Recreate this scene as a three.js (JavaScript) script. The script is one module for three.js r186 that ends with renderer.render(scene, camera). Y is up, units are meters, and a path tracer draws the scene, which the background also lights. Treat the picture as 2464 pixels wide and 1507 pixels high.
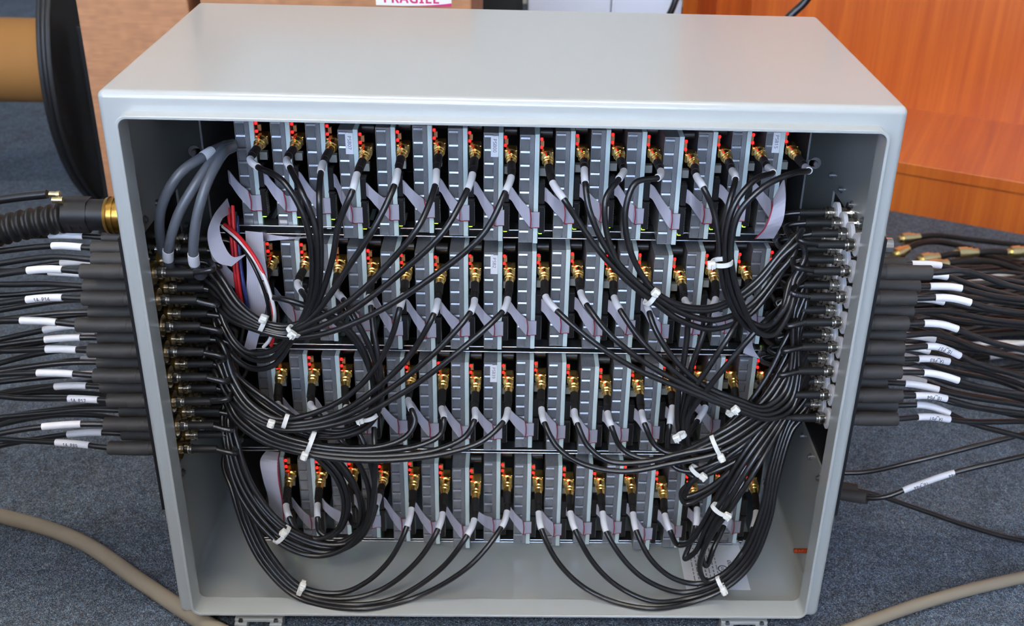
import * as THREE from 'three';
import { RoundedBoxGeometry } from 'three/addons/geometries/RoundedBoxGeometry.js';
import { mergeGeometries, mergeVertices, toCreasedNormals } from 'three/addons/utils/BufferGeometryUtils.js';
import { RectAreaLightUniformsLib } from 'three/addons/lights/RectAreaLightUniformsLib.js';
import { Brush, Evaluator, SUBTRACTION } from 'three-bvh-csg';

// ---------------------------------------------------------------- camera, sky, lights, exposure
const scene = new THREE.Scene();
const camera = new THREE.PerspectiveCamera(31.094, 2644 / 1507, 0.05, 30);
camera.position.set(0.0067, 0.7584, 0.8198);
camera.rotation.set(-0.4832, -0.0364, 0.0314, 'YXZ');
camera.setViewOffset(2644, 1507, 0, 0, 2464, 1507);      // the picture is the left part of a wider frame
camera.focus = 0.95; camera.userData.fStop = 9;
camera.updateProjectionMatrix();
scene.background = new THREE.Color().setRGB(10.4, 13.6, 19.4);      // overcast daylight outside the window
RectAreaLightUniformsLib.init();
const renderer = new THREE.WebGLRenderer({ antialias: true });
renderer.toneMapping = THREE.LinearToneMapping;
renderer.toneMappingExposure = 1;
renderer.shadowMap.enabled = true;
const ROOM = { x0: -2.7, x1: 2.5, z0: -2.7, z1: 3.2, y0: -0.012, y1: 2.55 };
const WIN = { x0: -2.4, x1: 0.7, y0: 0.85, y1: 2.1 };     // window in the wall behind the camera
const PANELS = [[-0.1, 0.15, 1.2, 0.36], [-0.7, 2.4, 1.2, 0.6]];   // ceiling luminaires: centre x, z, size x, size z

// ---------------------------------------------------------------- helpers
let seed = 7;
const rnd = () => { seed = (seed * 1664525 + 1013904223) % 4294967296; return seed / 4294967296; };
const rr = (a, b) => a + (b - a) * rnd();
const V = (x, y, z) => new THREE.Vector3(x, y, z);
const taken = new Map();
function numbered(name) { const n = taken.get(name) ?? 0; taken.set(name, n + 1); return n ? `${name}_${String(n).padStart(3, '0')}` : name; }
function setup(o) { o.castShadow = true; o.receiveShadow = true; return o; }
function tag(o, label, category, group, kind) {
  o.userData.label = label; o.userData.category = category;
  if (group) o.userData.group = group;
  if (kind) o.userData.kind = kind;
  return o;
}
function thing(name, label, category, pos = [0, 0, 0], group) {
  const g = new THREE.Group(); g.name = numbered(name); g.position.set(...pos); scene.add(g);
  return tag(g, label, category, group);
}
function part(name, geo, mat, parent, label) {
  const m = setup(new THREE.Mesh(geo, mat)); m.name = name; parent.add(m);
  if (label) m.userData.label = label;
  return m;
}
function solo(name, geo, mat, label, category, group) {
  const m = setup(new THREE.Mesh(geo, mat)); m.name = numbered(name); scene.add(m);
  return tag(m, label, category, group);
}
function struct(name, geo, mat, label) {
  const m = setup(new THREE.Mesh(geo, mat)); m.name = name; m.userData.kind = 'structure'; scene.add(m);
  if (label) { m.userData.label = label; m.userData.category = name.split('_')[0]; }
  return m;
}
const clean = (g) => { const h = g.index ? g.toNonIndexed() : g; for (const k of Object.keys(h.attributes)) if (!['position', 'normal', 'uv'].includes(k)) h.deleteAttribute(k); return h; };
const join = (...gs) => mergeGeometries(gs.flat().map(clean));
function box(x0, x1, y0, y1, z0, z1, r = 0) {
  const g = r ? new RoundedBoxGeometry(x1 - x0, y1 - y0, z1 - z0, 2, r) : new THREE.BoxGeometry(x1 - x0, y1 - y0, z1 - z0);
  return g.translate((x0 + x1) / 2, (y0 + y1) / 2, (z0 + z1) / 2);
}
function cyl(r0, r1, a, b, n = 16, open = false) {       // from point a (radius r0) to point b (radius r1)
  const A = V(...a), B = V(...b), d = B.clone().sub(A);
  const g = new THREE.CylinderGeometry(r1, r0, d.length(), n, 1, open);
  g.applyQuaternion(new THREE.Quaternion().setFromUnitVectors(V(0, 1, 0), d.clone().normalize()));
  return g.translate((a[0] + b[0]) / 2, (a[1] + b[1]) / 2, (a[2] + b[2]) / 2);
}
const curve = (pts) => new THREE.CatmullRomCurve3(pts.map((p) => (p.isVector3 ? p : V(...p))), false, 'centripetal');
function sample(c, t0, t1, n) { const out = []; for (let i = 0; i <= n; i++) out.push(c.getPoint(t0 + (t1 - t0) * i / n)); return out; }
function tube(pts, rad, n = 10, capped = true) {          // a round tube through pts; rad a number or a list
  const pos = [], uv = [], idx = [], R = (i) => (Array.isArray(rad) ? rad[i] : rad);
  let N = null, len = 0;
  const m = pts.length;
  for (let i = 0; i < m; i++) {
    const t = pts[Math.min(i + 1, m - 1)].clone().sub(pts[Math.max(i - 1, 0)]).normalize();
    if (!N) { N = Math.abs(t.y) < 0.9 ? V(0, 1, 0) : V(0, 0, 1); }
    N = N.clone().sub(t.clone().multiplyScalar(N.dot(t))).normalize();
    const B = t.clone().cross(N);
    if (i) len += pts[i].distanceTo(pts[i - 1]);
    for (let k = 0; k <= n; k++) {
      const a = k / n * Math.PI * 2, p = pts[i].clone().addScaledVector(N, Math.cos(a) * R(i)).addScaledVector(B, Math.sin(a) * R(i));
      pos.push(p.x, p.y, p.z); uv.push(len, k / n);
      if (i && k) { const q = i * (n + 1) + k; idx.push(q, q - 1, q - n - 1, q - 1, q - n - 2, q - n - 1); }
    }
  }
  const g = new THREE.BufferGeometry();
  g.setAttribute('position', new THREE.Float32BufferAttribute(pos, 3)); g.setAttribute('uv', new THREE.Float32BufferAttribute(uv, 2));
  g.setIndex(idx); g.computeVertexNormals();
  const nor = g.attributes.normal;                        // close the seam of the shading
  for (let i = 0; i < m; i++) { const a = i * (n + 1), b = a + n; const s = V(nor.getX(a) + nor.getX(b), nor.getY(a) + nor.getY(b), nor.getZ(a) + nor.getZ(b)).normalize(); nor.setXYZ(a, s.x, s.y, s.z); nor.setXYZ(b, s.x, s.y, s.z); }
  if (!capped) return g;
  const caps = [];
  for (const [i, s] of [[0, -1], [m - 1, 1]]) {
    const t = pts[Math.min(i + 1, m - 1)].clone().sub(pts[Math.max(i - 1, 0)]).normalize().multiplyScalar(s);
    const d = new THREE.CircleGeometry(R(i), n); d.applyQuaternion(new THREE.Quaternion().setFromUnitVectors(V(0, 0, 1), t)); d.translate(pts[i].x, pts[i].y, pts[i].z); caps.push(d);
  }
  return join(g, ...caps);
}
function ribbon(e1, e2, n = 24, thick = 0.0009) {         // a flat cable between two edge curves, with a thickness
  const a = sample(curve(e1), 0, 1, n), b = sample(curve(e2), 0, 1, n), pos = [], uv = [], idx = [], off = [];
  let len = 0;
  for (let i = 0; i <= n; i++) {
    const t = a[Math.min(i + 1, n)].clone().sub(a[Math.max(i - 1, 0)]).add(b[Math.min(i + 1, n)]).sub(b[Math.max(i - 1, 0)]).normalize();
    off.push(t.cross(b[i].clone().sub(a[i])).normalize().multiplyScalar(thick / 2));
  }
  for (const s of [1, -1]) for (let i = 0; i <= n; i++) {
    if (i) len += a[i].distanceTo(a[i - 1]); else len = 0;
    for (const [p, v] of [[a[i], 0], [b[i], 1]]) { pos.push(p.x + s * off[i].x, p.y + s * off[i].y, p.z + s * off[i].z); uv.push(len, v); }
  }
  const M = 2 * (n + 1), q = (x, y, z, w) => idx.push(x, y, z, x, z, w);
  for (let i = 0; i < n; i++) {
    const k = 2 * i;
    q(k, k + 2, k + 3, k + 1); q(M + k, M + k + 1, M + k + 3, M + k + 2);
    q(k, M + k, M + k + 2, k + 2); q(k + 1, k + 3, M + k + 3, M + k + 1);
  }
  q(0, 1, M + 1, M); q(2 * n, M + 2 * n, M + 2 * n + 1, 2 * n + 1);
  let g = new THREE.BufferGeometry();
  g.setAttribute('position', new THREE.Float32BufferAttribute(pos, 3)); g.setAttribute('uv', new THREE.Float32BufferAttribute(uv, 2)); g.setIndex(idx);
  return toCreasedNormals(g.toNonIndexed(), 0.9);
}
function roundRect(x0, x1, y0, y1, r, C = THREE.Shape) {
  const s = new C(); s.moveTo(x0 + r, y0); s.lineTo(x1 - r, y0); s.absarc(x1 - r, y0 + r, r, -Math.PI / 2, 0); s.lineTo(x1, y1 - r); s.absarc(x1 - r, y1 - r, r, 0, Math.PI / 2);
  s.lineTo(x0 + r, y1); s.absarc(x0 + r, y1 - r, r, Math.PI / 2, Math.PI); s.lineTo(x0, y0 + r); s.absarc(x0 + r, y0 + r, r, Math.PI, 1.5 * Math.PI); return s;
}
function hex(r, a, b) { return cyl(r, r, a, b, 6); }
function canvasTex(w, h, draw, srgb = true) {
  const c = document.createElement('canvas'); c.width = w; c.height = h; draw(c.getContext('2d'), w, h);
  const t = new THREE.CanvasTexture(c); if (srgb) t.colorSpace = THREE.SRGBColorSpace; t.wrapS = t.wrapT = THREE.RepeatWrapping; return t;
}
function dataTex(w, h, fn, srgb = true) {
  const d = new Uint8Array(w * h * 4);
  for (let y = 0; y < h; y++) for (let x = 0; x < w; x++) { const c = fn(x, y), k = (y * w + x) * 4; d[k] = c[0]; d[k + 1] = c[1]; d[k + 2] = c[2]; d[k + 3] = 255; }
  const t = new THREE.DataTexture(d, w, h); t.magFilter = THREE.LinearFilter; t.minFilter = THREE.LinearFilter; t.wrapS = t.wrapT = THREE.RepeatWrapping;
  if (srgb) t.colorSpace = THREE.SRGBColorSpace; t.needsUpdate = true; return t;
}
function lattice(nx, ny) { const a = []; for (let i = 0; i < nx * ny; i++) a.push(rnd()); return (u, v) => { // tiling smooth noise
  const x = ((u % 1) + 1) % 1 * nx, y = ((v % 1) + 1) % 1 * ny, i = Math.floor(x), j = Math.floor(y), f = x - i, g = y - j, s = (t) => t * t * (3 - 2 * t), A = (p, q) => a[(q % ny) * nx + (p % nx)];
  return (A(i, j) * (1 - s(f)) + A(i + 1, j) * s(f)) * (1 - s(g)) + (A(i, j + 1) * (1 - s(f)) + A(i + 1, j + 1) * s(f)) * s(g); }; }
const std = (color, roughness, metalness = 0, extra = {}) => new THREE.MeshStandardMaterial({ color, roughness, metalness, ...extra });
const phys = (color, roughness, metalness = 0, extra = {}) => new THREE.MeshPhysicalMaterial({ color, roughness, metalness, ...extra });
function planarUV(g, s = 1) {                            // uv in metres by the face's main direction
  const h = clean(g.index ? g.toNonIndexed() : g), p = h.attributes.position, n = h.attributes.normal, uv = new Float32Array(p.count * 2);
  for (let i = 0; i < p.count; i++) {
    const ax = Math.abs(n.getX(i)), ay = Math.abs(n.getY(i)), az = Math.abs(n.getZ(i));
    const [u, v] = ay >= ax && ay >= az ? [p.getX(i), p.getZ(i)] : ax > az ? [p.getZ(i), p.getY(i)] : [p.getX(i), p.getY(i)];
    uv[2 * i] = u * s; uv[2 * i + 1] = v * s;
  }
  h.setAttribute('uv', new THREE.BufferAttribute(uv, 2)); return h;
}
const ORD = ['first', 'second', 'third', 'fourth', 'fifth', 'sixth', 'seventh', 'eighth', 'ninth', 'tenth', 'eleventh', 'twelfth', 'thirteenth', 'fourteenth', 'fifteenth', 'sixteenth'];

// ---------------------------------------------------------------- materials
const fine = lattice(256, 256), mid = lattice(64, 64), coarse = lattice(9, 9);
const carpetPick = [[70, 80, 92], [58, 68, 80], [92, 102, 112], [46, 54, 66], [80, 96, 110], [112, 118, 122], [62, 84, 104], [86, 80, 82], [52, 64, 84], [38, 44, 54]];
const carpetGrain = []; for (let i = 0; i < 512 * 512; i++) carpetGrain.push(rnd());
const carpetMap = dataTex(1024, 1024, (x, y) => {
  const g = carpetGrain[(y >> 1) * 512 + (x >> 1)], c = carpetPick[Math.floor(g * carpetPick.length)], u = x / 1024, v = y / 1024;
  const k = 1.2 * (0.72 + 0.36 * fine(u, v) + 0.22 * mid(u, v) + 0.12 * coarse(u, v));
  return c.map((q) => Math.min(255, q * k));
});
const carpetBump = dataTex(1024, 1024, (x, y) => { const u = x / 1024, v = y / 1024, q = 255 * (0.5 * fine(u * 2, v * 2) + 0.3 * carpetGrain[(y >> 1) * 512 + (x >> 1)] + 0.2 * mid(u, v)); return [q, q, q]; }, false);
for (const t of [carpetMap, carpetBump]) t.repeat.set(2.6, 2.6);
const carpet = std(0xffffff, 1, 0, { map: carpetMap, bumpMap: carpetBump, bumpScale: 0.003 });
const streak = lattice(90, 5), streak2 = lattice(300, 8), blotch = lattice(7, 3);
const woodMap = dataTex(512, 512, (x, y) => {
  const u = x / 512, v = y / 512, w = 0.02 * blotch(u, v), k = 0.84 + 0.09 * streak(u + w, v) + 0.06 * streak2(u, v) + 0.08 * blotch(u, v) - 0.06;
  return [238 * k, 134 * k * k, 40 * k * k * k].map((q) => Math.min(255, q));
});
woodMap.repeat.set(1.1, 0.8);
const wood = phys(0xffffff, 0.42, 0, { map: woodMap, clearcoat: 0.6, clearcoatRoughness: 0.25 });
const kraft = lattice(40, 200), kraftMap = dataTex(512, 512, (x, y) => { const u = x / 512, v = y / 512, k = 0.9 + 0.08 * kraft(u, v) + 0.08 * mid(u, v); return [186 * k, 132 * k, 94 * k]; });
kraftMap.repeat.set(2, 2);
const cardboard = std(0xffffff, 0.9, 0, { map: kraftMap });
const cardboardEdge = std(0x9c704c, 0.95);
const brownTape = phys(0xb9814f, 0.35, 0, { clearcoat: 0.3 });
const paint = phys(0xb0b3b0, 0.34, 0, { clearcoat: 0.55, clearcoatRoughness: 0.13 });
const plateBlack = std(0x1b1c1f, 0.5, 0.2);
const steel = std(0x8e9196, 0.36, 0.85);
const steelSmooth = std(0xb9bcc2, 0.25, 0.95);
const zincMap = dataTex(128, 128, (x, y) => { const k = 168 + 50 * mid(x / 128, y / 128) + 18 * fine(x / 128, y / 128); return [k, k * 1.005, k * 1.01]; });
const zinc = std(0xb4b5b8, 0.42, 0.42, { map: zincMap });
const zincTab = std(0xbcbdc1, 0.25, 0.46, { map: zincMap });
const boardEdge = std(0xd2e2df, 0.5);
const boardFace = std(0x0f2a20, 0.5);
const gold = std(0xffd67a, 0.25, 1);
const nickel = std(0xd6d3cb, 0.2, 1);
const brass = std(0xb08a45, 0.3, 1), paleBrass = std(0xeadba6, 0.28, 1);
const blackPlastic = std(0x101013, 0.45);
const darkGrey = std(0x1b1b1c, 0.5);
const jacket = phys(0x131315, 0.36, 0, { clearcoat: 0.5, clearcoatRoughness: 0.28 });
const printMap = canvasTex(1024, 64, (g, w, h) => { g.fillStyle = '#131315'; g.fillRect(0, 0, w, h); g.fillStyle = '#6f727a'; for (let x = 4; x < w - 60; x += 9 + (x * 7 % 13)) { const k = (x * 31) % 5; g.fillRect(x, 26, 5, 2); g.fillRect(x, 26, 1.6, 9); if (k < 3) g.fillRect(x, 33, 5, 2); if (k > 1) g.fillRect(x + 3.6, 26, 1.6, 9); } });
printMap.repeat.set(9, 1);
const jacketPrint = phys(0xffffff, 0.34, 0, { map: printMap, clearcoat: 0.5, clearcoatRoughness: 0.28 });
const brownJacket = std(0x3a2420, 0.5);
const shrink = std(0x191817, 0.6);
const shrinkOut = std(0x3b3836, 0.62);
const white = std(0xe6e6ea, 0.5);
const nylon = phys(0xe9e9e4, 0.42, 0, { side: THREE.DoubleSide });
const greyJacket = phys(0x5f636a, 0.4, 0, { clearcoat: 0.3, clearcoatRoughness: 0.35 });
const beige = std(0x8f8473, 0.6);
const ribbonMap = dataTex(8, 160, (x, y) => { const k = 212 + 13 * Math.abs(Math.sin(y / 160 * Math.PI * 10)); return [k * 0.985, k * 0.975, k]; });
const ribbonGrey = std(0xd6d4dc, 0.6, 0, { map: ribbonMap });
const redStripe = std(0xa02c40, 0.6);
const wireRed = phys(0xd8242c, 0.4), wireWhite = phys(0xe4e2e0, 0.4), wireBlack = phys(0x0d0d10, 0.4), wireBlue = phys(0x2a3470, 0.4);
const ledRed = std(0x5a0604, 0.4, 0, { emissive: new THREE.Color().setRGB(1, 0.012, 0.012), emissiveIntensity: 3 });
const ledGreen = std(0x9cff20, 0.4, 0, { emissive: new THREE.Color().setRGB(0.5, 1, 0.05), emissiveIntensity: 2.5 });
const tanCap = std(0xa98a5c, 0.5), chip = std(0x17181a, 0.4), paleGrey = std(0x9a9a92, 0.5);
const copper = std(0xc8542c, 0.42, 0.7);
const plaster = std(0xd8d6cf, 0.9), ceilingMat = std(0xe6e5e0, 0.95);

// ---------------------------------------------------------------- room
{
  const { x0, x1, z0, z1, y0, y1 } = ROOM, t = 0.12;
  const fl = planarUV(box(x0 - t, x1 + t, y0 - t, y0, z0 - t, z1 + t));
  struct('floor', fl, carpet, 'speckled blue-grey office carpet');
  struct('ceiling', box(x0 - t, x1 + t, y1, y1 + t, z0 - t, z1 + t), ceilingMat, 'plain white ceiling');
  struct('wall_left', box(x0 - t, x0, y0, y1, z0 - t, z1 + t), plaster, 'plain light wall past the cable reel');
  struct('wall_right', box(x1, x1 + t, y0, y1, z0 - t, z1 + t), plaster, 'plain light wall past the wooden furniture');
  struct('wall_back', box(x0, x1, y0, y1, z0 - t, z0), plaster, 'plain light wall behind the cartons');
  struct('wall_front', join(box(x0, WIN.x0, y0, y1, z1, z1 + t), box(WIN.x1, x1, y0, y1, z1, z1 + t), box(WIN.x0, WIN.x1, y0, WIN.y0, z1, z1 + t), box(WIN.x0, WIN.x1, WIN.y1, y1, z1, z1 + t)), plaster, 'window wall facing the enclosure');
  const w = new THREE.Group(); w.name = 'window_1'; w.userData = { kind: 'structure', label: 'wide office window', category: 'window' }; scene.add(w);
  const wf = std(0xd9d9d6, 0.5), mx = (WIN.x0 + WIN.x1) / 2;
  part('window_frame', join(box(WIN.x0, WIN.x1, WIN.y0, WIN.y0 + 0.05, z1 + 0.03, z1 + 0.09), box(WIN.x0, WIN.x1, WIN.y1 - 0.05, WIN.y1, z1 + 0.03, z1 + 0.09), box(WIN.x0, WIN.x0 + 0.05, WIN.y0, WIN.y1, z1 + 0.03, z1 + 0.09), box(WIN.x1 - 0.05, WIN.x1, WIN.y0, WIN.y1, z1 + 0.03, z1 + 0.09), box(mx - 0.03, mx + 0.03, WIN.y0, WIN.y1, z1 + 0.03, z1 + 0.09)), wf, w);
  const glass = phys(0xffffff, 0, 0, { transmission: 1, thickness: 0, ior: 1.5 });
  for (const [a, b] of [[WIN.x0 + 0.05, mx - 0.03], [mx + 0.03, WIN.x1 - 0.05]]) part('pane', box(a, b, WIN.y0 + 0.05, WIN.y1 - 0.05, z1 + 0.058, z1 + 0.062), glass, w);
  for (const [cx, cz, sx, sz] of PANELS) {
    const l = thing('ceiling_light', 'recessed fluorescent ceiling light panel', 'light', [cx, y1, cz], 'ceiling lights');
    part('housing', join(box(-sx / 2 - 0.02, sx / 2 + 0.02, -0.03, 0, -sz / 2 - 0.02, -sz / 2), box(-sx / 2 - 0.02, sx / 2 + 0.02, -0.03, 0, sz / 2, sz / 2 + 0.02), box(-sx / 2 - 0.02, -sx / 2, -0.03, 0, -sz / 2, sz / 2), box(sx / 2, sx / 2 + 0.02, -0.03, 0, -sz / 2, sz / 2)), std(0xe8e8e8, 0.5), l);
    part('diffuser', box(-sx / 2, sx / 2, -0.02, -0.005, -sz / 2, sz / 2), std(0xffffff, 0.6, 0, { emissive: new THREE.Color().setRGB(1, 0.9, 0.72), emissiveIntensity: 1.5 }), l);
    const a = new THREE.RectAreaLight(new THREE.Color().setRGB(1, 0.9, 0.72), 18, sx, sz);
    a.position.set(0, -0.032, 0); a.rotation.x = -Math.PI / 2; a.name = 'tube_light'; l.add(a);
  }
}
{ // unseen desk added behind the camera: it keeps the window light off the lower part of the enclosure
  const d = thing('added_desk', 'added wooden desk, unseen, blocking window light from the enclosure base', 'desk', [-0.95, ROOM.y0, 1.45]);
  part('desk_top', planarUV(box(-0.9, 0.9, 0.72, 0.75, -0.35, 0.35, 0.004)), wood, d);
  for (const s of [-1, 1]) part('side_panel', planarUV(box(s * 0.86 - 0.012, s * 0.86 + 0.012, 0, 0.72, -0.3, 0.3)), wood, d);
  part('modesty_panel', planarUV(box(-0.848, 0.848, 0.12, 0.72, -0.27, -0.252)), wood, d);
}

{ // low filing cabinet added out of view, on the reel side: shades that edge of the enclosure and the carpet next to it
  const c = thing('added_filing_cabinet', 'added grey steel filing cabinet, unseen, shading the reel side of the enclosure', 'cabinet', [-0.95, ROOM.y0, 0.75]), grey = std(0x8a8c8e, 0.5);
  part('cabinet_body', box(-0.24, 0.24, 0.02, 0.62, -0.22, 0.22, 0.004), grey, c);
  for (let k = 0; k < 2; k++) { const y0 = 0.04 + k * (0.62 - 0.06) / 2, d = part('drawer', box(-0.225, 0.225, y0, y0 + (0.62 - 0.09) / 2, -0.236, -0.22, 0.003), grey, c); part('handle', box(-0.06, 0.06, y0 + 0.17, y0 + 0.185, -0.25, -0.236, 0.003), steelSmooth, d); }
  part('plinth', box(-0.22, 0.22, 0, 0.02, -0.2, 0.2), blackPlastic, c);
}

// ---------------------------------------------------------------- enclosure
const ENC = thing('equipment_enclosure', 'light grey steel wall enclosure standing open on the carpet', 'enclosure');
{
  const ev = new Evaluator(); ev.attributes = ['position', 'normal', 'uv'];
  const brush = (g) => { const b = new Brush(g); b.updateMatrixWorld(); return b; };
  const rbox = (w, h, d, r, seg, x, y, z) => new RoundedBoxGeometry(w, h, d, seg, r).translate(x, y, z);
  let body = brush(rbox(0.61, 0.508, 0.3, 0.006, 4, 0, 0.254, -0.15));
  body = ev.evaluate(body, brush(rbox(0.606, 0.504, 0.296, 0.005, 3, 0, 0.254, -0.15)), SUBTRACTION);
  body = ev.evaluate(body, brush(new THREE.ExtrudeGeometry(roundRect(-0.287, 0.287, 0.0125, 0.4915, 0.007), { depth: 0.05, bevelEnabled: false, curveSegments: 6 }).translate(0, 0, -0.025)), SUBTRACTION);
  for (const s of [-1, 1]) { body.updateMatrixWorld(); body = ev.evaluate(body, brush(new THREE.BoxGeometry(0.03, s < 0 ? 0.236 : 0.246, 0.142).translate(s * 0.304, s < 0 ? 0.252 : 0.257, -0.084)), SUBTRACTION); }
  part('body', body.geometry, paint, ENC);
  const ring = roundRect(-0.2888, 0.2888, 0.0108, 0.4932, 0.0086);
  ring.holes.push(roundRect(-0.2872, 0.2872, 0.0124, 0.4916, 0.007, THREE.Path));
  part('door_lip', new THREE.ExtrudeGeometry(ring, { depth: 0.0215, bevelEnabled: true, bevelThickness: 0.0007, bevelSize: 0.0005, bevelSegments: 2, curveSegments: 8 }).translate(0, 0, -0.0085), paint, ENC);
  for (const x of [-0.2297, 0.2327]) {                   // hinge leaves hanging under the front edge
    const h = part('hinge', join(box(x - 0.0225, x + 0.0225, -0.0035, 0.0005, -0.004, 0.0075, 0.001), box(x - 0.0225, x - 0.0105, -0.012, -0.003, -0.004, 0.0105, 0.001), box(x + 0.0105, x + 0.0225, -0.012, -0.003, -0.004, 0.0105, 0.001)), paint, ENC);
    for (const s of [-1, 1]) part('screw', cyl(0.0025, 0.0022, [x + s * 0.0165, -0.001, 0.007], [x + s * 0.0165, -0.001, 0.009], 10), steelSmooth, h);
  }
  for (const s of [-1, 1]) {                             // plates that close the openings in the side walls
    const yc = s < 0 ? 0.252 : 0.257, hh = s < 0 ? 0.134 : 0.139;
    const p = part('connector_plate', box(Math.min(s * 0.3052, s * 0.308), Math.max(s * 0.3052, s * 0.308), yc - hh, yc + hh, -0.17, -0.006), plateBlack, ENC, 'black plate closing the opening in the side wall');
    const ring2 = [];
    for (let k = 0; k < 5; k++) ring2.push([yc - hh + 0.005, -0.165 + k * 0.036], [yc + hh - 0.005, -0.165 + k * 0.036]);
    for (let k = 1; k < 5; k++) ring2.push([yc - hh + 0.005 + k * (2 * hh - 0.01) / 5, -0.163], [yc - hh + 0.005 + k * (2 * hh - 0.01) / 5, -0.009]);
    for (const [y, z] of ring2) part('plate_screw', join(cyl(0.0021, 0.0021, [s * 0.303, y, z], [s * 0.2995, y, z], 8), hex(0.0034, [s * 0.303, y, z], [s * 0.3012, y, z])), steel, p);
  }
  const stud = []; for (let k = 0; k < 9; k++) stud.push(cyl(0.0022, 0.0026, [0.303 - k * 0.0016, 0.037, -0.054], [0.3022 - k * 0.0016, 0.037, -0.054], 10), cyl(0.0026, 0.0022, [0.3022 - k * 0.0016, 0.037, -0.054], [0.3014 - k * 0.0016, 0.037, -0.054], 10));
  part('ground_stud', join(stud), copper, ENC, 'orange copper-plated threaded grounding stud');
  const lt = canvasTex(512, 512, (g, w, h) => {
    g.fillStyle = '#e9e9ee'; g.fillRect(0, 0, w, h); g.fillStyle = '#23242c';
    g.save(); g.translate(400, 256); g.rotate(Math.PI / 2); g.font = 'italic bold 58px serif'; g.textAlign = 'center'; g.fillText('ontrol', 10, 20); g.restore();
    g.strokeStyle = '#23242c'; g.lineWidth = 9; g.beginPath(); g.arc(330, 280, 36, 0, 6.3); g.stroke();
    g.save(); g.translate(330, 280); g.rotate(Math.PI / 2); g.font = 'bold 36px sans-serif'; g.textAlign = 'center'; g.textBaseline = 'middle'; g.fillText('UL', 0, 2); g.restore();
    for (let c = 0; c < 7; c++) for (let k = 0; k < 30; k++) { const y0 = 40 + k * 14; if (((k * 7 + c * 5) % 11) > 2) g.fillRect(80 + c * 33, y0, 8 + (c % 2) * 3, 10); }
    for (const [x, y] of [[90, 452], [160, 452]]) { g.fillRect(x, y, 34, 12); g.fillRect(x, y, 12, 34); }
  });
  const pg = new THREE.PlaneGeometry(0.064, 0.068); pg.rotateX(-Math.PI / 2); pg.translate(0.214, 0.0023, -0.07);
  part('rating_label', join(pg, box(0.182, 0.246, 0.002, 0.00225, -0.104, -0.036)), std(0xffffff, 0.45, 0, { map: lt }), ENC, 'white printed rating label on the enclosure floor');
}

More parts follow.
